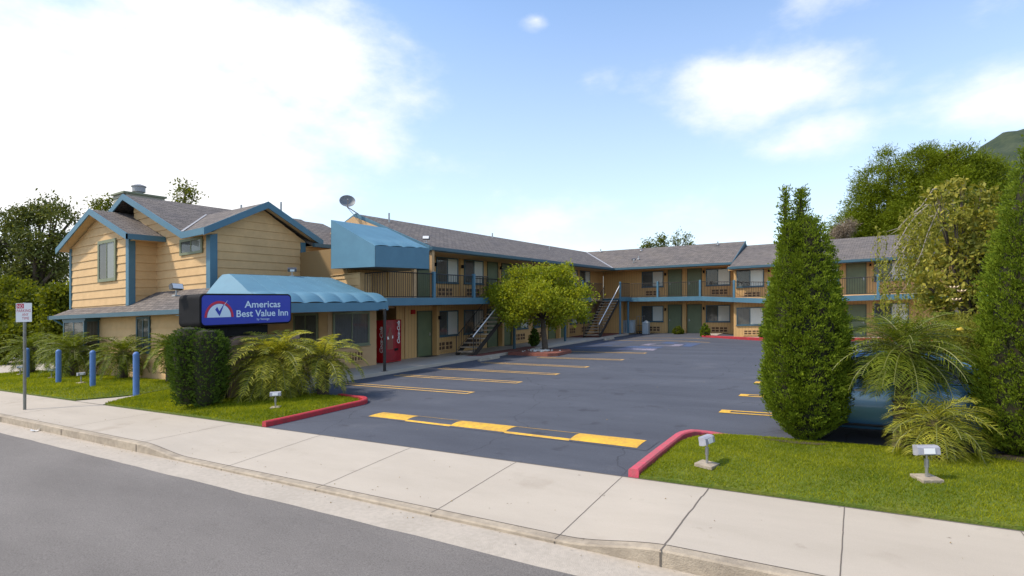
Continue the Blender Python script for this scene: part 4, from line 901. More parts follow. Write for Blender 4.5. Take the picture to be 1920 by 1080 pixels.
b = MB(); b.bbox(-14.76, -14.67, 14.74, 14.83, .1, 2.40, .012); b.box(-15.1, -14.67, 14.76, 14.82, 2.36, 2.40); b.box(-14.8, -14.63, 14.70, 14.88, .11, .13); b.build('awning_post', iron, Ho)
# wedge awning at the balcony end
def PW(u, v):
    return (-15.43-2.44*v, 15.0+3.08*u, 4.80+.12*u+(1.25-.12*u)*v)
b = MB(); b.grid(awning_grid(50, 14, PW, .05, 4.0))
for y, k in ((15.0, 1), (18.1, 0)):
    G = [(-17.87, y, 6.05), (-17.87, y, 4.10), (-15.43, y, 4.01), (-15.43, y, 4.80)]; b.poly(G if k else G[::-1])
b.grid([[(-15.42, 15.0, 4.01), (-15.42, 18.1, 4.06)], [(-15.42, 15.0, 4.81), (-15.42, 18.1, 4.93)]]); b.add([(-17.87, 15, 4.10), (-15.43, 15, 4.01), (-15.43, 18.1, 4.06), (-17.87, 18.1, 4.1), ], [(0, 1, 2, 3)], 1); b.poly([(-17.88, 15.0, 6.05), (-17.88, 18.1, 6.05), (-17.88, 18.1, 4.1), (-17.88, 15, 4.1)])
b.build('balcony_awning', [awntop, bluedk], Lw)

# ================================================================ THINGS
Fv = Vector((-math.sin(YAW), math.cos(YAW), 0)); Rv = Vector((math.cos(YAW), math.sin(YAW), 0))
def at(px, py, d):
    """site point at depth d metres for a place measured in the photograph"""
    u = (px-960)/1040; yh = 557+.0338*(1608-px); p = (Fv+Rv*u)*d
    return (p.x, p.y, EYE-(py-yh)*d/1040)

# ---- monument sign ----
Sg = root('motel_sign', (-14.2, 9, 0), 'black-framed blue illuminated motel sign on a tan wall with white lettering and a half-round logo', 'sign')
b = MB(); n = 7; x0, x1, y0, y1, z0, z1 = -15.0, -14.03, 7.67, 10.33, 2.05, 2.90
def rrect(y0, y1, z0, z1, r, n=6):
    P = []
    for cy_, cz_, a0 in ((y1-r, z1-r, 0), (y0+r, z1-r, 90), (y0+r, z0+r, 180), (y1-r, z0+r, 270)):
        for i in range(n+1): a = R(a0+90*i/n); P.append((cy_+r*math.cos(a), cz_+r*math.sin(a)))
    return P
RR = rrect(y0, y1, z0, z1, .13); m_ = len(RR)
R2 = rrect(y0+.03, y1-.03, z0+.03, z1-.03, .11)
V = [(x0, y, z) for y, z in RR]+[(x1, y, z) for y, z in RR]+[(x1+.02, y, z) for y, z in R2]
b.add(V, [tuple(range(m_))[::-1]]+[(i, (i+1) % m_, m_+(i+1) % m_, m_+i) for i in range(m_)]+[(m_+i, m_+(i+1) % m_, 2*m_+(i+1) % m_, 2*m_+i) for i in range(m_)]+[tuple(range(2*m_, 3*m_))])
b.build('cabinet', black, Sg)
b = MB(); R3 = rrect(y0+.045, y1-.045, z0+.045, z1-.045, .10); b.slab([(-14.008, y, z) for y, z in R3], (.006, 0, 0))
fc = b.build('sign_face', signblue, Sg)
TS = lambda y0, z0: (lambda u, v: (-13.997, y0+u, z0+v))
def fit_text(b, s, size, y0, y1, z, mi=0, bold=0, ital=0, mk=TS, off=0):
    t = MB(); textmesh(t, s, size, lambda u, v: (u, v, 0), bold=bold, italic=ital); us = [p[0] for p in t.v]; a, c = min(us), max(us); k = (y1-y0)/(c-a); T_ = mk(y0, z)
    b.add([T_((p[0]-a)*k, p[1]) for p in t.v], t.f, mi)
b = MB(); fit_text(b, 'Americas', .255, 8.86, 9.95, 2.525, bold=.004); fit_text(b, 'Best Value Inn', .255, 8.63, 10.20, 2.28, bold=.004); fit_text(b, 'by Vantage', .085, 9.22, 9.60, 2.175)
b.build('lettering', signlight, fc)
b = MB(); cy_, cz_ = 8.165, 2.285
def ring(b, r0, r1, x, mi, sy=1, sz=1.1, n=28):
    V = []; 
    for i in range(n+1): a = math.pi*i/n; V += [(x, cy_+r0*math.cos(a)*sy, cz_+r0*math.sin(a)*sz), (x, cy_+r1*math.cos(a)*sy, cz_+r1*math.sin(a)*sz)]
    b.add(V, [(2*i, 2*i+1, 2*i+3, 2*i+2) for i in range(n)], mi)
ring(b, .325, .385, -13.998, 0); ring(b, 0.0, .315, -13.998, 1)
b.add([(-13.995, cy_+u, cz_+v) for u, v in ((-.11, .20), (-.06, .27), (.0, .16), (.09, .30), (.135, .345), (.10, .27), (.035, .10), (.005, .03))], [(0, 1, 2, 7), (2, 3, 6, 7), (3, 4, 5, 6)], 2)
b.add([(-13.994, cy_+u, cz_+v) for u, v in ((.125, .325), (.21, .43), (.215, .425), (.14, .318))], [(0, 1, 2, 3)], 1)
b.build('logo', [signred, signlight, signblue], fc)
b = MB(); b.bbox(-14.85, -14.2, 7.78, 8.5, 0, 2.04, .02); b.box(-14.8, -14.22, 8.5, 9.7, 1.78, 2.04); b.build('pillar', black, Sg)
b = MB(); pts = [(8.51, 0), (10.7, 0), (10.7, 1.72)]+[(8.77+.26*math.cos(R(a)), 1.50+.26*math.sin(R(a))) for a in lin(90, 180, 8)]
b.slab([(-14.72, y, z) for y, z in pts], (.58, 0, 0)); b.build('base_wall', mat('taupe_stucco', (.30, .20, .145), .9, (.24, .155, .11), 1.6, .5, 60), Sg)
# ---- floodlights ----
def flood(loc, label, scale, base, group, name='floodlight', cat='floodlight'):
    x, y, z = loc; r = root(name, loc, label, cat, group); s = scale
    b = MB()
    if base == 'pad': b.bbox(x-.11, x+.11, y-.12, y+.12, z-.03, z+.012, .004); b.build('base_pad', kerbcon, r)
    else: b.bbox(x-.06*s, x+.06*s, y-.05*s, y+.05*s, z, z+.03*s, .004); b.build('bracket', steel, r)
    h = .235 if base == 'pad' else .12*s
    b = MB(); b.tube([(x, y, z), (x, y, z+h*.5), (x, y, z+h*.52), (x, y, z+h*.9)], [.018*s, .018*s, .026*s, .026*s] if base == 'pad' else .015*s, 8); b.tube([(x, y, z+h*.85), (x, y, z+h+.03)], .012*s, 8); b.build('stem', steel, r)
    b = MB(); w, dpt, hh = .125*s, .05*s, .058*s; zc = z+h+.02+hh
    prof = [(-dpt, -hh*.75), (-dpt*.2, -hh), (dpt, -hh), (dpt*1.1, hh), (-dpt*.2, hh*.95), (-dpt*.9, hh*.6)]
    ca, sa = (math.cos(-.12), math.sin(-.12)) if base == 'pad' else (math.cos(.35), math.sin(.35)); pr = [(a*ca-c*sa, a*sa+c*ca) for a, c in prof]
    b.slab([(x-w, y+a, zc+c) for a, c in pr], (2*w, 0, 0)); hd = b.build('head', chromew if base == 'pad' else darkhouse, r)
    q = lambda a, c: (a*ca-c*sa, a*sa+c*ca)
    b = MB(); P = [q(-dpt*1.0-.004, -hh*.6), q(-dpt*.93-.004, hh*.5)]
    b.slab([(x-w*.5, y+P[0][0], zc+P[0][1]), (x+w*.5, y+P[0][0], zc+P[0][1]), (x+w*.5, y+P[1][0], zc+P[1][1]), (x-w*.5, y+P[1][0], zc+P[1][1])], (0, -.003, 0)); b.build('label_plate', white, hd)
    b = MB(); P = [q(dpt*1.05+.002, -hh*.9), q(dpt*1.1+.002, hh*.9)]
    b.slab([(x-w*.9, y+P[0][0], zc+P[0][1]), (x+w*.9, y+P[0][0], zc+P[0][1]), (x+w*.9, y+P[1][0], zc+P[1][1]), (x-w*.9, y+P[1][0], zc+P[1][1])], (0, .004, 0)); b.build('lens', lens, hd)
    return r
g = 'ground floodlights set in the lawns'
f0 = flood((.66, 7.78, hz(hR, .66, 7.78)+.02), 'grey floodlight on a concrete pad in front of the low palm on the right lawn', .95, 'pad', g); f0.rotation_euler.z = R(28)
for (x, y), lab, rz, hf in [((-1.66, 7.45), 'grey floodlight tilted sideways on the right lawn near the faded red kerb', 75, hR), ((-11.55, 8.08), 'grey floodlight in the grass beside the motel sign palm', 45, hL),
    ((-17.0, 8.7), 'floodlight half hidden behind the clipped hedge by the office wall', 60, hL), ((-23.48, 8.65), 'floodlight on the lawn between the second and third blue bollards from the hedge', 95, hLL),
    ((-27.15, 9.02), 'floodlight just left of the third blue bollard from the hedge', 60, hLL), ((-30.56, 9.06), 'floodlight farthest left, beside the no parking pole', 80, hLL)]:
    copy_thing(f0, (x, y, hz(hf, x, y)+.02), lab, R(rz))
g = 'floodlights on the roofs and awning'
r0 = flood((-16.35, 19.0, 5.3), 'square floodlight on the left wing roof edge above the balcony awning', 1.25, 'br', g, 'roof_floodlight'); r0.rotation_euler.z = R(200)
copy_thing(r0, (-14.7, 41.4, 5.5), 'floodlight on the back wing shingles near the valley', R(15)); copy_thing(r0, (-18.15, 13.4, 3.76), 'small floodlight on the top edge of the office awning', R(60))
copy_thing(r0, (-14.9, 7.55, 2.86), 'floodlight clamped on the street end of the blue motel sign', R(-80)); 

# ---- bollards ----
def bollard(x, y, label):
    r = root('bollard', (x, y, 0), label, 'bollard', 'blue bollards on the left lawn')
    b = MB(); b.tube([(x, y, 0), (x, y, 1.25)], .085, 18); b.lathe((x, y, 1.25), [(.085, 0), (.08, .03), (.06, .06), (.03, .078), (.004, .083)], 18); b.build('post', bluepost, r, smooth=False)
    b = MB(); b.tube([(x, y, 1.225), (x, y, 1.25)], .092, 18); b.build('cap_ring', bluepost, r); return r
b0 = bollard(-18.55, 8.24, 'blue bollard nearest the clipped hedge, at the tip of the lawn path')
for (x, y), l in [((-21.82, 8.37), 'blue bollard second from the hedge, in front of the office corner palm'), ((-24.58, 8.37), 'blue bollard third from the hedge, with a floodlight at its left'), ((-28.49, 8.66), 'blue bollard behind the no parking sign pole')]: copy_thing(b0, (x, y, 0), l)

# ---- no parking sign ----
Np = root('parking_sign', (-18.85, 5.68, 0), 'small white no parking sign with red letters on a grey steel pole', 'street sign')
b = MB(); b.tube([(-18.85, 5.68, 0), (-18.85, 5.68, 2.86)], .035, 10); b.build('pole', mat('weathered_steel', (.25, .27, .24), .6, (.17, .15, .12), 5, metal=.3), Np)
nd = Vector((.80, -.60, 0)); sd_ = Vector((.60, .80, 0)); c0 = Vector((-18.85, 5.68, 0))+nd*.045
TPm = lambda u0, z0: (lambda u, v: tuple(c0+nd*.006+sd_*(u0+u)+Vector((0, 0, z0+v))))
b = MB(); b.slab([tuple(c0+sd_*s_+Vector((0, 0, z))) for s_, z in ((-.17, 2.34), (.17, 2.34), (.17, 2.84), (-.17, 2.84))], tuple(nd*.004)); pn = b.build('panel', white, Np)
b = MB(); b.slab([tuple(c0+nd*.005+sd_*s_+Vector((0, 0, z))) for s_, z in ((-.155, 2.70), (-.0, 2.70), (-.0, 2.825), (-.155, 2.825))], tuple(nd*.0008))
fit_text(b, 'PARKING', .11, -.15, .15, 2.60, 0, mk=TPm); fit_text(b, 'ANY', .10, -.04, .10, 2.50, 0, mk=TPm); fit_text(b, 'TIME', .10, -.04, .11, 2.40, 0, mk=TPm)
fit_text(b, 'NO', .13, -.14, -.02, 2.715, 1, mk=TPm)
b.build('lettering', [signred, white], pn)

# ---- vending machine ----
Vm = root('vending_machine', (-17.3, 17.6, .12), 'tall red cola vending machine standing in the recess beside the office', 'vending machine')
x1 = -16.93; b = MB(); b.bbox(-17.65, x1-.05, 17.10, 18.08, .14, 1.95, .02); b.build('cabinet', redm, Vm)
b = MB(); b.grid([[(x1-.05+.09*math.sin(math.pi*j/10), 17.11+.96*j/10, z) for j in range(11)] for z in (.2, 1.93)]); b.poly([(x1-.05+.09*math.sin(math.pi*j/10), 17.11+.96*j/10, 1.93) for j in range(11)]); fr_ = b.build('front_panel', darkred, Vm, smooth=False)
b = MB(); fx = lambda y: x1-.05+.09*math.sin(math.pi*(y-17.11)/.96)+.004
b.add([(fx(y), y, z) for y, z in ((17.15, 1.70), (18.0, 1.70), (18.0, 1.90), (17.15, 1.90))], [(0, 1, 2, 3)], 0)
def script(b, T, mi):   # bottom-to-top lettering
    fit_text(b, 'Coca-Cola', .27, 0, .98, 0, mi, bold=.008, ital=.35, mk=lambda a, z: T)
script(b, lambda u, v: (fx(17.86-v)+.004, 17.90-v*1.0, .92+u), 1)
b.add([(fx(y)+.003, y, z) for y, z in ((17.27, 1.62), (17.37, 1.62), (17.38, 1.45), (17.46, 1.30), (17.47, .70), (17.19, .70), (17.19, 1.30), (17.26, 1.45))], [tuple(range(8))], 2)
b.add([(fx(y)+.006, y, z) for y, z in ((17.19, 1.12), (17.47, 1.16), (17.47, 1.28), (17.19, 1.24))], [(0, 1, 2, 3)], 1)
b.add([(fx(y)+.004, y, z) for y, z in ((17.55, .62), (17.8, .62), (17.8, .72), (17.55, .72))], [(0, 1, 2, 3)], 3)
b.build('front_graphic', [redm, white, mat('bottle_brown', (.22, .05, .03), .3), black], fr_)
b = MB(); script(b, lambda u, v: (-17.12-v*.9-.02, 17.097, .55+u*1.15), 0); b.build('side_lettering', white, Vm)

# ---- satellite dish ----
dx_, dy_, dz_ = at(651, 379, 26.4)
Di = root('satellite_dish', (-20.6, 18.9, 7.1), 'grey satellite dish on the peak of the left wing gable', 'satellite dish')
b = MB(); ax = Vector((.75, -.55, .38)).normalized(); e1 = ax.cross(Vector((0, 0, 1))).normalized(); e2 = e1.cross(ax); P = []
for i in range(6):
    r_ = .37*i/5; P.append([tuple(Vector((dx_, dy_, dz_))+e1*math.cos(2*math.pi*j/20)*r_+e2*math.sin(2*math.pi*j/20)*r_*.86+ax*(.12*(i/5)**2)) for j in range(21)])
b.grid(P); P2 = [[tuple(Vector(p)-ax*.02) for p in row] for row in P]; b.grid([r_[::-1] for r_ in P2]); b.grid([P[5], P2[5]])
b.build('reflector', mat('dish_grey', (.20, .21, .22), .5, (.16, .17, .18), 4), Di)
b = MB(); c_ = Vector((dx_, dy_, dz_)); b.tube([tuple(c_-ax*.02), tuple(c_-ax*.12-Vector((0, 0, .15))), (-20.6, 18.95, 7.1)], .025, 6); b.tube([tuple(c_-e2*.3), (-20.95, 19.2, 6.95)], .014, 5); b.tube([tuple(c_-e2*.32), tuple(c_+ax*.35-e2*.12)], .014, 5); b.sphere(tuple(c_+ax*.36-e2*.1), .04, 8, 6); b.build('mount', steel, Di)

# ---- cabinets, bin and rack by the far stairs ----
def cabinet(x0, x1_, y, label):
    r = root('utility_cabinet', ((x0+x1_)/2, y, .1), label, 'cabinet', 'grey cabinets under the balcony'); b = MB()
    b.bbox(x0, x1_, y, y+.55, .12, 1.02, .015); b.build('body', boxgrey, r); b = MB(); b.bbox(x0-.01, x1_+.01, y-.02, y+.57, 1.02, 1.07, .01); b.build('lid', boxgrey, r)
    b = MB(); b.box(x0+.04, x1_-.04, y-.012, y-.001, .18, .95); b.build('door_panel', boxgrey, r); b = MB(); b.tube([(x0+.15, y+.25, 1.07), (x0+.15, y+.25, 1.2)], .05, 8); b.build('valve', bluedk, r)
cabinet(-15.75, -15.12, 40.55, 'left one of the two grey cabinets beside the far staircase'); cabinet(-15.08, -14.45, 40.55, 'right one of the two grey cabinets, just behind the blue support posts')
Bn = root('trash_bin', (-13.6, 41.2, -.02), 'grey square waste bin with a domed lid beside the ground-floor window', 'trash bin')
b = MB(); b.bbox(-13.88, -13.42, 40.95, 41.4, -.02, .80, .02); b.build('body', boxgrey, Bn); b = MB(); b.bbox(-13.9, -13.4, 40.93, 41.42, .80, .90, .04); b.sphere((-13.65, 41.17, .9), .17, 12, 8, (1, 1, .7)); b.build('lid', boxgrey, Bn)
Lc = root('luggage_cart', (-14.2, 41.6, .0), 'dark metal luggage cart between the grey cabinets and the bin', 'cart')
b = MB(); b.box(-14.42, -13.98, 41.3, 41.9, .14, .18); b.box(-14.42, -13.98, 41.3, 41.9, .62, .64); b.build('platform', iron, Lc)
b = MB()
for x in (-14.42, -13.98):
    for y in (41.3, 41.9): b.tube([(x, y, .1), (x, y, 1.35)], .016, 6)
    b.tube([(x, 41.3, 1.35), (x, 41.9, 1.35)], .016, 6)
b.tube([(-14.42, 41.3, 1.35), (-13.98, 41.3, 1.35)], .016, 6); b.build('frame', steel, Lc)
for x, y in ((-14.4, 41.32), (-14.0, 41.32), (-14.4, 41.88), (-14.0, 41.88)): b = MB(); b.tube([(x-.02, y, .06), (x+.02, y, .06)], .06, 10); b.build('wheel', black, Lc)
# litter
b = MB(); 
for i in range(5):
    a = i*1.25; b.add([(-15.75, 4.93, -.145), (-15.75+.09*math.cos(a), 4.93+.09*math.sin(a), -.14+.05*(i % 2)), (-15.75+.09*math.cos(a+1), 4.93+.09*math.sin(a+1), -.12)], [(0, 1, 2)])
tag(b.build('paper_scrap', white, origin=(-15.75, 4.93, -.15)), 'crumpled white paper lying in the gutter at the left', 'litter')
b = MB(); rr = random.Random(5)
for _ in range(170):
    x = rr.uniform(-17, 1.5); y = 4.98-abs(rr.gauss(0, .10)) if rr.random() < .6 else rr.uniform(5.1, 6.9); z = -.148 if y < 5.02 else -dip(x)*max(0, 1-(y-5.16)/1.8)+.003; a = rr.uniform(0, 6.28); s_ = rr.uniform(.008, .028)
    b.add([(x, y, z+.002), (x+s_*math.cos(a), y+s_*math.sin(a), z+.006), (x+s_*.5*math.cos(a+1), y+s_*.5*math.sin(a+1), z+.014)], [(0, 1, 2)])
for _ in range(420):
    if rr.random() < .6: x, y = -13.2+rr.gauss(0, 1.9), 23.5+rr.gauss(0, 2.2)
    else: x, y = rr.uniform(-14.4, -3), rr.uniform(7.2, 30)
    if x < -14.5: x = -14.4
    z = .150 if (-14.5 < x < -12 and 22.8 < y < 25) else lotz(x, y); a = rr.uniform(0, 6.28); s_ = rr.uniform(.012, .04)
    b.add([(x, y, z+.006), (x+s_*math.cos(a), y+s_*math.sin(a), z+.008), (x+s_*.5*math.cos(a+1), y+s_*.5*math.sin(a+1), z+.016)], [(0, 1, 2)])
tag(b.build('leaf_litter', mat('dry_leaf', (.16, .10, .05), .9, (.35, .28, .12), 30)), kind='stuff')

# ---- parked car ----
carpaint = mat('blue_car_paint', (.085, .22, .38), .25, metal=.35, coat=1.0)
carglass = mat('car_glass', (.012, .016, .02), .05, spec=.8); rubber = mat('rubber', (.02, .02, .02), .8); trimm = mat('car_trim', (.03, .03, .03), .5)
Ca = root('parked_car', (1.1, 10.98, 0), 'blue sedan parked behind the palm on the right lawn', 'car')
cx0, cyc = -1.2, 11.0; CS = lambda s, y, z: (cx0+s*.9, cyc+y, z)
def loft(b, st, mi=0, closed=True):
    """st: list of (s, [(y, z), ...]) half sections mirrored"""
    P = []
    for s, sec in st: P.append([CS(s, -y, z) for y, z in sec]+[CS(s, y, z) for y, z in sec[::-1]])
    b.grid(P, mi)
    if closed: b.poly(P[0], mi); b.poly(P[-1][::-1], mi)
bs = [(0, .60, .62, .30), (.04, .74, .80, .24), (.2, .80, .93, .20), (.6, .86, .985, .19), (1.2, .88, .975, .19), (2.0, .885, .955, .19), (2.9, .885, .93, .19), (3.35, .88, .90, .19), (3.9, .85, .82, .20), (4.3, .78, .72, .22), (4.48, .66, .62, .26), (4.55, .5, .5, .32)]
b = MB(); loft(b, [(s, [(w*.86, zb), (w*.95, zb+.03), (w, zb+.2*(t-zb)), (w, zb+.55*(t-zb)), (w*.985, zb+.80*(t-zb)), (w*.95, zb+.95*(t-zb)), (w*.88, t), (w*.5, t+.018), (0.01, t+.025)]) for s, w, t, zb in bs]); b.build('body', carpaint, Ca, smooth=True)
gh = [(.42, .70, .95, .97), (1.02, .62, .95, 1.335), (1.5, .60, .95, 1.37), (2.1, .60, .95, 1.365), (2.55, .61, .93, 1.31), (3.35, .70, .90, .915)]
b = MB(); loft(b, [(s, [(.79, zb-.01), (.78, zb+.02), (w+.16*(1-(zt-zb)/.42 if zt-zb < .42 else 0)+.02, zt-.05 if zt-.05 > zb+.02 else zb+.025), (w-.03, zt), (.01, zt+.012)]) for s, w, zb, zt in gh]); b.build('windows', carglass, Ca)
b = MB(); loft(b, [(s, [(w+.035, zt-.055), (w-.02, zt+.006), (w*.5, zt+.022), (.01, zt+.026)]) for s, w, zb, zt in gh[1:5]], closed=False); b.build('roof', carpaint, Ca, smooth=True)
b = MB()
for sg in (-1, 1):
    for A, B_ in (((.42, .79, .955), (1.02, .65, 1.315)), ((1.9, .795, .96), (1.95, .635, 1.335)), ((3.33, .79, .91), (2.55, .65, 1.29))): b.tube([CS(A[0], sg*A[1], A[2]), CS(B_[0], sg*(B_[1]+.01), B_[2])], .035, 6)
    b.tube([CS(.5, sg*.80, .972), CS(3.3, sg*.80, .925)], .014, 5)
b.build('pillar', carpaint, Ca)
b = MB()
for sg in (-1, 1):
    for s in (1.05, 1.95, 3.05): b.box(cx0+s*.9-.004, cx0+s*.9+.004, cyc+sg*.892-.002, cyc+sg*.892+.002, .3, .86)
b.build('door_gap', trimm, Ca)
for sg in (-1, 1): b = MB(); b.tube([CS(.3, sg*.885, .28), CS(3.9, sg*.885, .28)], .02, 5); b.build('side_trim', trimm, Ca)
for s in (.62, 3.25):
    for sg in (-1, 1):
        b = MB(); yw = cyc+sg*.80; c_ = (cx0+s, yw, .31)
        b.tube([(c_[0], yw-.1, .31), (c_[0], yw-.095, .31), (c_[0], yw+.095, .31), (c_[0], yw+.1, .31)], [.29, .315, .315, .29], 24); w_ = b.build('wheel', rubber, Ca)
        b = MB(); b.tube([(c_[0], yw+sg*.098, .31), (c_[0], yw+sg*.108, .31)], [.20, .17], 16); b.build('rim', steel, w_)
for sg in (-1, 1):
    b = MB(); b.sphere(CS(4.38, sg*.58, .60), .12, 10, 6, (.9, 1.1, .6)); b.build('headlight', lens, Ca)
    b = MB(); b.box(cx0+.03, cx0+.10, cyc+sg*.64-.12, cyc+sg*.64+.12, .66, .80); b.build('tail_light', redm, Ca)
    b = MB(); b.sphere(CS(2.95, sg*.98, 1.0), .1, 10, 6, (.6, 1.1, .75)); b.tube([CS(2.95, sg*.78, .96), CS(2.95, sg*.95, .98)], .02, 6); b.build('mirror', carpaint, Ca, smooth=True)
    for hx in (1.15, 2.0): b = MB(); b.box(cx0+hx, cx0+hx+.17, cyc+sg*.895-.015, cyc+sg*.895+.015, .80, .825); b.build('door_handle', steel, Ca)

# ================================================================ PLANTS
lotleaf = leafmat('lot_tree_leaf', (.09, .14, .010), (.42, .43, .035), .45, .4)
darkleaf = leafmat('dark_tree_leaf', (.045, .062, .018), (.17, .19, .045), .6, .2)
midleaf = leafmat('bush_leaf', (.038, .062, .005), (.19, .21, .016), .55, .35)
pineleaf = leafmat('pine_needle', (.05, .08, .005), (.23, .28, .014), .6, .3)
thujaleaf = leafmat('thuja_leaf', (.035, .07, .005), (.24, .31, .022), .6, .25)
hedgeleaf = leafmat('hedge_leaf', (.022, .05, .007), (.12, .19, .025), .5, .2)
palmleaf = leafmat('palm_leaf', (.045, .085, .005), (.54, .50, .07), .45, .3)
palmleafd = leafmat('palm_leaf_deep', (.024, .055, .004), (.25, .29, .028), .5, .3)
weepleaf = leafmat('weeping_leaf', (.10, .12, .018), (.36, .34, .06), .5, .4)
magleaf = leafmat('magnolia_leaf', (.06, .10, .014), (.40, .34, .055), .5, .25)
dryleaf = leafmat('dry_twig', (.16, .12, .09), (.30, .24, .18), .8, .1)
core = mat('foliage_core_green', (.016, .026, .006), 1, (.03, .022, .01), 6)

def cloud(blobs, nc, per, leaf, spread, aspect=.55, shell=.55, up=.2, droop=0):
    B = np.array(blobs, float); vol = B[:,3]*B[:,4]*B[:,5]; w = vol**.8; w /= w.sum()
    idx = RNG.choice(len(B), nc, p=w); d = unit(RNG.normal(size=(nc, 3))); r = (shell+(1-shell)*RNG.random(nc)**.7)[:,None]
    r *= 1+.10*RNG.normal(size=(nc, 1))
    C = B[idx,:3]+d*r*B[idx,3:6]
    cr = RNG.beta(2, 2, nc)
    P = np.repeat(C, per, 0)+RNG.normal(size=(nc*per, 3))*spread*np.array([1, 1, .7]); D = np.repeat(d, per, 0)*.8+RNG.normal(size=(nc*per, 3))*.7; D[:,2] += up-droop
    S = leaf*RNG.uniform(.6, 1.3, nc*per); V, F = leaves(P, D, S, aspect)
    rnd = np.clip(np.repeat(cr, per)*.65+RNG.random(nc*per)*.45-.05, 0, 1); return V, F, rnd
def limbs(b, base, blobs, r0, wob=.1, frac=.55, side=6, hub=.45):
    B = np.array(blobs, float); cz_ = B[:,2].min(); top = np.array([B[:,0].mean(), B[:,1].mean(), base[2]+(B[:,2].mean()-base[2])*hub]); bx, by = base[0], base[1]
    fx_, fy_ = bx+(top[0]-bx)*.5, by+(top[1]-by)*.5
    b.tube([(bx, by, base[2]-.1), (bx+.02, by, base[2]+.12), (bx+(fx_-bx)*.4+wob*.2, by, base[2]+(top[2]-base[2])*.5), (fx_, fy_, top[2])], [r0*1.45, r0*1.02, r0*.85, r0*.72], 10)
    for x, y, z, *_ in blobs:
        m1 = (fx_+(x-fx_)*.45+random.uniform(-wob, wob), fy_+(y-fy_)*.45+random.uniform(-wob, wob), top[2]+(z-top[2])*.55)
        b.tube([(fx_, fy_, top[2]-.05), m1, (x, y, z)], [r0*.5, r0*.3, r0*.08], side)
        for _ in range(3): b.tube([m1, (x+random.uniform(-1, 1)*_b(_, blobs, x, 3)*.6, y+random.uniform(-1, 1)*_b(_, blobs, x, 4)*.6, z+random.uniform(-.3, .8)*_b(_, blobs, x, 5))], [r0*.2, r0*.05], 5)
def _b(_, blobs, x, i): return next(q[i] for q in blobs if q[0] == x)
def pxblobs(L, d, deep=1.0, jit=0):
    out = []
    for px, py, r, *rest in L:
        dd = d+(rest[0] if rest else 0); x, y, z = at(px, py, dd); m = dd/1040; ry = r*(rest[1] if len(rest) > 1 else 1); out.append((x, y, z, r*m, r*m*deep, ry*m))
    return out
def tree(name, label, cat, base, blobs, trunk_r, nc, per, leaf, spread, lm, bm_=bark, group=None, aspect=.55, shell=.5, wob=.15, hub=.45):
    r = root(name, base, label, cat, group); b = MB(); limbs(b, base, blobs, trunk_r, wob, hub=hub); b.build('trunk', bm_, r, smooth=True)
    V, F, rnd = cloud(blobs, nc, per, leaf, spread, aspect, shell); np_mesh('crown', V, F, lm, r, rnd); return r
# the small lot tree
bl = []
for px, py, r, dd in [(946, 560, 40, -.4), (980, 525, 38, .6), (1012, 560, 46, -1.0), (1048, 520, 37, .5), (1010, 520, 34, 0), (1085, 555, 34, -.2), (1060, 580, 34, -1.1), (965, 590, 30, -1.2), (1000, 590, 28, 1.3), (1040, 600, 24, 1.0), (1092, 590, 20, .6), (935, 545, 20, 1.1), (1030, 545, 40, 1.5), (975, 560, 38, 1.6)]:
    x, y, z = at(px, py, 28+dd); m = 28/1040; bl.append((x, y, z, r*m, r*m*.9, r*m*.72))
tree('lot_tree', 'small spreading light green tree growing from the brick island in the lot', 'tree', (-13.3, 24.45, .12), bl, .155, 1000, 30, .13, .17, lotleaf, shell=.42, hub=.62)
# far left tree with sky between the boughs
L = [(30, 420, 34, 0), (75, 395, 32, 1), (110, 400, 24, -1), (15, 470, 34, 1), (60, 460, 36, -1), (110, 455, 30, 0), (135, 410, 14, 1), (40, 520, 40, 0), (95, 515, 34, 1), (5, 540, 34, -1), (70, 560, 40, 0), (-30, 480, 34, 0), (-40, 540, 40, 0), (118, 500, 22, 0), (-35, 425, 22, 0)]
x, y, z = at(84, 640, 44); tree('tall_tree', 'tall dark open-crowned tree left of the office', 'tree', (x, y, 0), pxblobs(L, 44, .8), .42, 820, 28, .30, .36, darkleaf, aspect=.4, shell=.25, wob=.6, hub=.6)
g = 'bushes beyond the left lawn'
for i, (L, d, lab) in enumerate([([(10, 560, 45), (-40, 590, 50), (30, 610, 40)], 38, 'dark round bush at the left edge of the photo'), ([(75, 610, 42), (110, 580, 34), (60, 570, 30)], 36, 'bush below the tall dark tree, against the office side'),
      ([(-20, 650, 40), (25, 640, 30)], 33, 'low bush behind the leftmost palm'), ([(110, 560, 26, 0), (120, 600, 30, 0), (95, 640, 30)], 33.5, 'light green bush touching the left office wall')]):
    x, y, z = at(L[0][0], L[0][1], d); tree('bush', lab, 'bush', (x, y, -.1), pxblobs([q if len(q) > 3 else (*q, 0) for q in L], d, .8), .15, 380, 26, .24, .28, midleaf, group=g, shell=.5, hub=.3)
for L, d, lab, lm_ in [([(345, 352, 17), (330, 366, 12), (362, 368, 13), (345, 378, 16)], 44, 'leafy treetop showing above the office roof ridge', midleaf), ([(180, 382, 11), (205, 376, 10), (195, 392, 14)], 46, 'sparse treetop left of the office chimney', midleaf)]:
    x, y, z = at(L[0][0], L[0][1], d); tree('background_tree', lab, 'tree', (x, y, -.2), pxblobs([(*q, 0) for q in L], d, 1), .16, 75, 11, .22, .22, lm_, aspect=.5, shell=.2, group='treetops above the roofs', hub=.75)
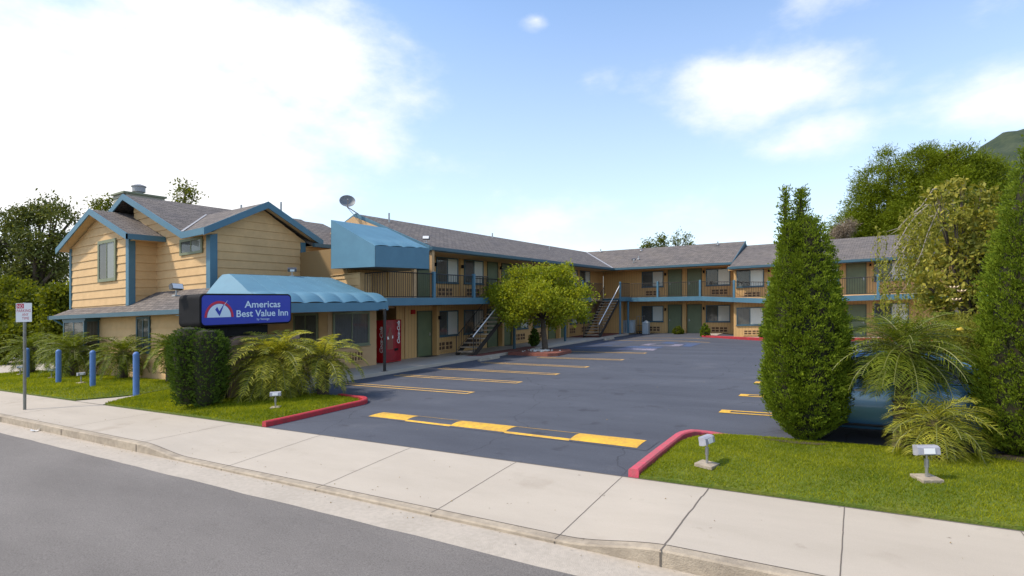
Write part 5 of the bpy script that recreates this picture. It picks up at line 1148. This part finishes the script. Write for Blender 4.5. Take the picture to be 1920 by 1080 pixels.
for L, lab in [([(1215, 455, 11), (1228, 462, 12), (1210, 466, 10)], 'leftmost slim treetop above the back wing roof'), ([(1240, 448, 9), (1243, 460, 11)], 'middle slim treetop above the back wing roof'), ([(1268, 438, 9), (1262, 452, 10), (1288, 440, 10), (1290, 454, 12), (1272, 460, 10)], 'forked treetop at the right above the back wing roof')]:
    d = 75; x, y, z = at(L[0][0], L[0][1], d); tree('background_tree', lab, 'tree', (x, y, -.2), pxblobs([(*q, 0) for q in L], d, 1), .16, 60, 12, .30, .26, midleaf, aspect=.4, shell=.2, group='treetops above the roofs', hub=.8)
g = 'pines behind the right wing'
for L, d, lab in [([(1640, 345, 34), (1665, 300, 22), (1615, 390, 26), (1650, 400, 40), (1690, 350, 36), (1600, 430, 34), (1640, 440, 40), (1625, 360, 22), (1590, 425, 30), (1680, 430, 40), (1720, 440, 34), (1610, 440, 30)], 66, 'leftmost of the large pines rising behind the right wing roof'),
      ([(1725, 310, 32), (1760, 330, 34), (1720, 370, 40), (1700, 420, 44), (1750, 410, 44), (1740, 290, 18)], 63, 'middle pine behind the right wing, with a rounded dense top'),
      ([(1800, 300, 26), (1830, 320, 30), (1790, 350, 40), (1840, 370, 40), (1800, 420, 50), (1865, 330, 26), (1780, 292, 14)], 60, 'rightmost pine, partly behind the magnolia and below the hill')]:
    x, y, z = at(L[0][0]+20, 500, d); tree('pine_tree', lab, 'tree', (x, y, -.2), pxblobs([(*q, 0) for q in L], d, 1), .45, 1800, 28, .42, .42, pineleaf, aspect=.17, shell=.72, group=g, wob=.5)
x, y, z = at(1575, 440, 62); tree('dry_shrub', 'greyish brown leafless shrub beside the pines above the roof', 'shrub', (x, y, 4), pxblobs([(1560, 448, 16, 0), (1578, 436, 18, 0), (1592, 425, 14, 0), (1545, 452, 10, 0)], 62, 1), .1, 300, 16, .34, .25, dryleaf, aspect=.15, shell=.2)

def lobes_plant(name, label, cat, base, lobes, nclump, per, leaf, lm, fan=.07, corek=.84, group=None, tuft=.05):
    """dense column plant: lobes = (dx, dy, [(z, r), ...]) revolved profiles made of many small flat sprays"""
    r = root(name, base, label, cat, group); b = MB(); bx, by, bz = base
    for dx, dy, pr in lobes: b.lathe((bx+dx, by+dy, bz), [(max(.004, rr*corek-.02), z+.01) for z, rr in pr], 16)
    b.build('foliage_core', core, r); Ps = []; Ns = []  # solid dark core under the sprays, closes the view through them
    ar = [sum((p1[0]-p0[0])*(p0[1]+p1[1]) for p0, p1 in zip(pr[:-1], pr[1:]))+.02 for _, _, pr in lobes]; tot = sum(ar)
    for (dx, dy, pr), a in zip(lobes, ar):
        n = int(nclump*a/tot); zz = np.array([p[0] for p in pr]); rr = np.array([p[1] for p in pr]); t = RNG.uniform(zz[0], zz[-1], n*3)
        ra = np.interp(t, zz, rr); keep = RNG.random(n*3) < (ra+.03)/(rr.max()+.03); t, ra = t[keep][:n], ra[keep][:n]; n = len(t); th = RNG.uniform(0, 2*math.pi, n)
        lump = .05*np.sin(th*3+t*5)+.07*np.sin(th*7-t*9)+.07*np.sin(th*11+t*19)
        R_ = ra*(1+lump)+RNG.normal(size=n)*.022
        Ps.append(np.stack([bx+dx+R_*np.cos(th), by+dy+R_*np.sin(th), bz+t], 1)); Ns.append(np.stack([np.cos(th), np.sin(th), .25+.3*(ra < rr.max()*.5)], 1))
    C = np.concatenate(Ps); Nn = unit(np.concatenate(Ns)); n = len(C)
    # a clump is a small upright fan of sprays
    tang = unit(np.cross(Nn, np.array([0, 0, 1.]))); ang = RNG.uniform(-1.2, 1.2, n); fd = unit(tang*np.sin(ang)[:,None]+Nn*np.cos(ang)[:,None]*.9)
    P = np.repeat(C, per, 0); k = np.tile(np.linspace(-1, 1, per), n)[:,None]+RNG.normal(size=(n*per, 1))*.25
    f_ = np.repeat(fd, per, 0); up = np.array([0, 0, 1.]); D = unit(up*(1-.45*np.abs(k))+f_*k*.9+np.repeat(Nn, per, 0)*.5+RNG.normal(size=(n*per, 3))*.22)
    P = P+f_*k*fan*.6+np.repeat(Nn, per, 0)*RNG.uniform(-.02, .03, (n*per, 1))+D*RNG.uniform(-.02, tuft, (n*per, 1))
    S = leaf*RNG.uniform(.6, 1.35, n*per); pn_ = unit(np.cross(f_, up)+RNG.normal(size=(n*per, 3))*.4); V, F = leaves(P, D, S, .42, pn_)
    rnd = np.clip(np.repeat(RNG.beta(2, 2.2, n), per)*.6+RNG.random(n*per)*.4, 0, 1); np_mesh('foliage', V, F, lm, r, rnd); return r
b = MB()
for cx_, cy_2, r_ in ((-.78, 9.35, .55), (2.05, 9.45, .7), (.86, 8.95, .3)):
    b.poly([(cx_+r_*math.cos(k*.524)*(1+.12*math.sin(k*2.1)), cy_2+r_*.75*math.sin(k*.524), hz(hR, cx_+r_*math.cos(k*.524)*(1+.12*math.sin(k*2.1)), cy_2+r_*.75*math.sin(k*.524))+.012) for k in range(12)])
tag(b.build('soil', soil), kind='structure')
lat = lambda dpx, d: (Rv.x*dpx*d/1040, Rv.y*dpx*d/1040)
d_ = 8.45
def lob(dpx, dd, pr): a = lat(dpx, d_); return (a[0]+Fv.x*dd, a[1]+Fv.y*dd, pr)
lobes_plant('thuja', 'tall dense green conifer column with two pointed tips, beside the driveway', 'evergreen', (-.80, 9.55, .1), [
    lob(17, 0, [(0, .12), (.12, .26), (.35, .42), (.8, .51), (1.5, .51), (2.1, .45), (2.6, .36), (3.0, .28), (3.22, .22), (3.36, .12), (3.42, .02)]),
    lob(-16, -.05, [(.25, .12), (.6, .31), (1.4, .32), (2.2, .25), (2.9, .13), (3.2, .09), (3.32, .04)]),
    lob(-21, .0, [(3.0, .08), (3.3, .045), (3.55, .055), (3.68, .02), (3.82, .03), (3.86, .005)]), lob(11, .05, [(3.0, .16), (3.35, .12), (3.55, .06), (3.66, .055), (3.80, .045), (3.86, .005)]),
    lob(55, .1, [(.3, .12), (.7, .30), (1.5, .30), (2.2, .20), (2.6, .10), (2.8, .02)]),
    lob(82, .25, [(.1, .1), (.4, .22), (1.0, .25), (1.5, .18), (1.8, .04)])], 11500, 13, .036, thujaleaf, group='tall evergreen columns')
lobes_plant('thuja', 'tall dense green conifer column at the right edge of the photo', 'evergreen', (2.02, 9.75, .1), [
    (0, 0, [(0, .3), (.2, .50), (.8, .60), (1.8, .56), (2.6, .48), (3.2, .36), (3.7, .24), (4.0, .13), (4.22, .06), (4.3, .01)]),
    (.42, -.35, [(0, .3), (.3, .5), (1.0, .58), (2.2, .52), (3.2, .40), (3.9, .25), (4.3, .02)]),
    (-.25, -.1, [(.1, .2), (.5, .36), (1.3, .36), (2.2, .28), (2.9, .15), (3.2, .02)])], 10500, 13, .037, thujaleaf, group='tall evergreen columns')
a1 = lat(-26, 13.7); a2 = lat(22, 13.7)
pr1 = [(0, .10), (.15, .22), (.4, .32), (.9, .39), (1.5, .40), (1.8, .37), (1.95, .28), (2.0, .1)]
k_h = .98
lobes_plant('clipped_hedge', 'dark green clipped hedge of two lobes in front of the motel sign pillar', 'hedge', (-13.66, 7.42, .06), [(a1[0]*.66, a1[1]*.66, [(z if z else .12, r_*k_h) for z, r_ in pr1]), (a2[0]*.66, a2[1]*.66, [(z*.96, r_*k_h) for z, r_ in pr1]), (a2[0]*.2, a2[1]*.2+.25, [(.1, .2), (.6, .4), (1.6, .42), (1.9, .2)]), (a1[0]*.6, a1[1]*.6-.12, [(.25, .1), (.7, .26), (1.6, .28), (1.9, .1)])], 4600, 9, .042, hedgeleaf, fan=.035, tuft=.02)
g = 'small potted evergreens along the rooms'
for (x, y, z), h_, w_, lab, lm_ in [((-15.3, 26.9, .12), 1.0, .26, 'small cone shrub on the brick walkway behind the lot tree', hedgeleaf), ((-8.55, 37.85, -.15), 1.0, .27, 'small cone shrub at the left end of the far red kerb', thujaleaf), ((-5.0, 37.8, -.2), .95, .24, 'small cone shrub farther right along the far red kerb', thujaleaf), ((-11.1, 40.7, -.05), .62, .36, 'low light green shrub between the two green ground-floor doors', midleaf)]:
    lobes_plant('small_shrub', lab, 'shrub', (x, y, z), [(0, 0, [(0, w_*.5), (h_*.2, w_), (h_*.5, w_*.9), (h_*.8, w_*.5), (h_, .02)])], 260, 10, .09, lm_, fan=.05, group=g)

def palm(loc, trunk_h, trunk_r, flen, nf, lm_, label, group, seed=0, el0=85, el1=-25, nl=26, lw=.02, cat='palm', lean=(0, 0), ll=.26, curv=1.0):
    rg = np.random.default_rng(seed+5); r = root('palm', loc, label, cat, group); x, y, z = loc; cx, cy = x+lean[0], y+lean[1]; zt = z+trunk_h
    b = MB(); b.tube([(x, y, z-.05), (x, y, z+.05), ((x+cx)/2, (y+cy)/2, z+trunk_h*.5), (cx, cy, zt-.02), (cx, cy, zt+.10)], [trunk_r*1.1, trunk_r, trunk_r*.95, trunk_r*1.25, trunk_r*.5], 12)
    for _ in range(60):
        a = rg.uniform(0, 6.28); zz = z+trunk_h*rg.uniform(.1, 1.05); rr = trunk_r*1.02; b.tube([(cx+rr*math.cos(a), cy+rr*math.sin(a), zz), (cx+(rr+.05)*math.cos(a), cy+(rr+.05)*math.sin(a), zz+.07)], [.018, .006], 4)
    b.build('trunk', fibre, r)
    RB = MB(); Vs = []; rn = []
    for i in range(nf):
        az = i*2.39996+rg.uniform(-.2, .2); q = (i+.5)/nf; el = R(el0+(el1-el0)*q**.8+rg.uniform(-6, 6)); L_ = flen*rg.uniform(.85, 1.1)*(.80+.2*math.sin(math.pi*q)); ns = 12; p = Vector((cx, cy, zt)); pts = [p.copy()]; e = el; dirs = []
        for s_ in range(ns):
            e -= curv*(.115+.09*(s_/ns))*(1.0 if e > R(-60) else .2); d = Vector((math.cos(az)*math.cos(e), math.sin(az)*math.cos(e), math.sin(e))); p = p+d*L_/ns; pts.append(p.copy()); dirs.append(d)
        RB.tube([tuple(q_) for q_ in pts], [.011*(1-.8*k/ns)+.002 for k in range(ns+1)], 4, cap=False)
        cr = rg.beta(2, 2)
        for k in range(nl):
            t = .14+.86*(k+.5)/nl; f = t*ns; i0 = min(ns-1, int(f)); base = pts[i0].lerp(pts[i0+1], f-i0); d = dirs[i0]; sd2 = d.cross(Vector((0, 0, 1))); sd2 = sd2.normalized() if sd2.length > .05 else Vector((1, 0, 0)); un = sd2.cross(d).normalized()
            l = ll*flen*(.35+.65*math.sin(math.pi*min(1, t*.85+.1)))*(1-.35*t)*rg.uniform(.85, 1.15)
            for sgn in (-1, 1):
                dl = (sd2*sgn*.85+d*.62+un*.30+Vector(rg.normal(size=3))*.09).normalized(); m1 = base+dl*l*.5; d2 = (dl+Vector((0, 0, -.55))).normalized(); tip = m1+d2*l*.5
                wv = (dl.cross(un)).normalized()*lw*.5
                wv = d*lw*.5
                Vs += [tuple(base-wv*.5), tuple(base+wv*.5), tuple(m1+wv), tuple(m1-wv), tuple(m1-wv), tuple(m1+wv), tuple(tip+wv*.12), tuple(tip-wv*.12)]; c_ = min(1, max(0, cr*.35+rg.random()**1.6*.75)); rn += [c_*.9, min(1, c_+.1)]
    RB.build('frond_stem', mat('frond_stem_green', (.16, .17, .04), .5), r); V = np.array(Vs); np_mesh('fronds', V, np.arange(len(V)).reshape(-1, 4), lm_, r, rn); return r
g = 'feathery palms beside the office'
palm((-13.2, 9.25, .1), .98, .24, 1.72, 96, palmleaf, 'wide yellow-green palm in front of the motel sign wall', g, 1, nl=24, lw=.028, el1=-40, curv=.80)
palm((-12.3, 10.05, .08), .95, .16, 1.35, 44, palmleaf, 'second palm head just right of the sign palm, leaning to the lot', g, 2, nl=22, lw=.028, curv=.8)
for i, (x, y, h_, fl, lab) in enumerate([(-20.4, 10.0, .9, 1.1, 'palm between the clipped hedge and the office wall'), (-23.6, 9.9, .7, 1.35, 'palm in front of the narrow office window'), (-27.1, 9.6, .75, 1.5, 'palm in front of the office bay window'), (-28.9, 9.9, .9, 1.2, 'palm at the left front corner of the office'), (-31.6, 9.6, .8, 1.5, 'leftmost palm, at the end of the lawn')]):
    palm((x, y+.15, .08), h_+.25, .15, fl*1.02, 54, palmleafd, lab, g, 10+i, nl=20, lw=.030, curv=.75)
g = 'palms on the right lawn'
palm((.52, 9.62, .15), 1.30, .10, 1.0, 70, palmleafd, 'taller palm on the right lawn rising in front of the blue car', g, 21, nl=26, lw=.012, ll=.38, lean=(.04, 0), curv=.72)
palm((.86, 9.0, .15), .40, .10, .74, 36, palmleaf, 'low palm with arching fronds just behind the right floodlight', g, 22, nl=24, lw=.010, ll=.50, curv=.8)

# weeping tree with pale twigs and a magnolia behind the car
g = 'trees at the right beyond the car'
We = root('weeping_tree', (5.0, 15.2, -.1), 'weeping yellow-green tree with pale bare twigs reaching over the roof', 'tree', g)
b = MB(); rg = random.Random(3); tips = []
tb = at(1800, 640, 14.6); hubp = at(1790, 430, 14.6); b.tube([(tb[0], tb[1], -.2), (tb[0], tb[1], 1.2), (hubp[0], hubp[1], hubp[2])], [.14, .11, .07], 8)
for i in range(17):
    s_ = at(1790+rg.uniform(-12, 20), rg.uniform(400, 520), 14.6); ex = rg.uniform(1650, 1760) if i % 4 else rg.uniform(1640, 1690); ey = s_[2]; tgt = at(ex, rg.uniform(360, 520), 14.6+rg.uniform(-1.2, 1.2)); mid = [(s_[k]+tgt[k])/2 for k in range(3)]; mid[2] = max(s_[2], tgt[2])+.25
    end = (tgt[0]+rg.uniform(-.15, .05), tgt[1], tgt[2]-rg.uniform(.2, .6)); k2 = 7; cv = []
    for q in range(k2+1):
        t = q/k2; z_ = s_[2]+(tgt[2]-s_[2])*t+.55*math.sin(math.pi*min(1, t*1.15)**.8)*(.5+.5*abs(tgt[0]-s_[0]))-.5*t**4; cv.append((s_[0]+(tgt[0]-s_[0])*t+rg.gauss(0, .02), s_[1]+(tgt[1]-s_[1])*t+rg.gauss(0, .02), z_))
    b.tube(cv, [.026*(1-q/k2)**.8+.004 for q in range(k2+1)], 5); mid = cv[3]; tgt = cv[5]; end = cv[7]
    tips += [tuple(mid), tgt, end, ((mid[0]+tgt[0])/2, (mid[1]+tgt[1])/2, (mid[2]+tgt[2])/2)]
b.build('trunk', greybark, We, smooth=True)
P = []; 
for t in tips:
    for _ in range(6):
        sx, sy_, sz_ = t[0]+rg.gauss(0, .22), t[1]+rg.gauss(0, .22), t[2]+rg.gauss(0, .12); L_ = rg.uniform(.4, 1.5)
        for k in range(int(L_/.035)): P.append((sx+rg.gauss(0, .025)+.03*math.sin(k*.3), sy_+rg.gauss(0, .025), sz_-k*.035))
P = np.array(P); P = P[P[:,2] > .5]; D = RNG.normal(size=P.shape)*.6; D[:,2] -= .8; V, F = leaves(P, D, .075*RNG.uniform(.6, 1.4, len(P)), .42); np_mesh('crown', V, F, weepleaf, We, RNG.random(len(P)))
Mg = root('magnolia', (4.4, 12.6, -.1), 'magnolia with bronze-gold leaves and a few pale blooms beside the right evergreen', 'tree', g)
mb_ = pxblobs([(1800, 352, 20, 0), (1838, 375, 26, .3), (1790, 410, 18, -.2), (1840, 430, 38, 0), (1800, 470, 36, 0), (1845, 510, 36, .3), (1800, 540, 34, 0), (1760, 560, 24, 0), (1845, 580, 36, 0), (1830, 640, 34, 0), (1790, 610, 26, 0), (1735, 530, 22, 0), (1862, 470, 30, 0), (1760, 370, 14, 0), (1770, 480, 26, .4)], 11.6, 1)
b = MB(); bs_ = at(1840, 700, 11.6); limbs(b, (bs_[0], bs_[1], -.1), mb_, .09, .12); b.build('trunk', bark, Mg, smooth=True)
V, F, rnd = cloud(mb_, 620, 12, .12, .10, .5, .4); np_mesh('crown', V, F, magleaf, Mg, rnd)
for k, (px, py, lab) in enumerate([(1789, 541, 0), (1793, 564, 0), (1803, 548, 0)]):
    c_ = at(px, py, 11.1); b = MB()
    for i in range(7):
        a = i*.9; b.add([c_, (c_[0]+.06*math.cos(a), c_[1]+.06*math.sin(a), c_[2]+.02), (c_[0]+.09*math.cos(a+.5), c_[1]+.09*math.sin(a+.5), c_[2]+.06), (c_[0]+.06*math.cos(a+1), c_[1]+.06*math.sin(a+1), c_[2]+.02)], [(0, 1, 2, 3)])
    b.build('blossom', mat('cream_petal', (.75, .58, .38), .6), Mg)
Yb = root('yellow_bush', (3.0, 11.9, -.1), 'yellow-green feathery bush behind the car, with one yellow bloom', 'bush', g)
yb_ = pxblobs([(1790, 650, 34, 0), (1830, 680, 30, 0), (1760, 640, 26, 0), (1800, 610, 22, 0), (1840, 630, 26, 0)], 10.9, 1)
b = MB(); q = at(1800, 780, 10.9); limbs(b, (q[0], q[1], -.1), yb_, .05, .08); b.build('trunk', bark, Yb)
V, F, rnd = cloud(yb_, 420, 22, .10, .11, .14, .3); np_mesh('crown', V, F, weepleaf, Yb, rnd)
c_ = at(1800, 617, 10.5); b = MB(); b.sphere(c_, .055, 8, 6, (1, 1, .7)); b.build('blossom', mat('yellow_petal', (.80, .55, .05), .6), Yb)

# far-off wood on the left horizon
wb = [(-95-i*9+random.uniform(-4, 4), 20+i*9+random.uniform(-8, 8), 2.2, 9, 9, random.uniform(3, 5)) for i in range(-3, 10)]
V, F, rnd = cloud(wb, 900, 14, .9, 1.1, .5, .6); tag(np_mesh('distant_wood', V, F, darkleaf, rnd=rnd, origin=(-120, 60, 0)), kind='stuff')
# hill far behind on the right
xs_ = lin(60, 520, 93); ds = lin(180, 520, 40)
def hillz(u, d):
    h = 104*math.exp(-((u-d*.98)/(d*.37))**2)*math.exp(-((d-330)/120)**2)
    return -6+h+1.6*math.sin(u*.11+d*.05)+1.1*math.sin(u*.27-d*.13)+.7*math.sin(u*.61)*math.sin(d*.3)
b = MB(); b.grid([[(*((Fv*d+Rv*u).xy), hillz(u, d)) for u in xs_] for d in ds]); tag(b.build('hill', hillm, smooth=True), kind='structure')
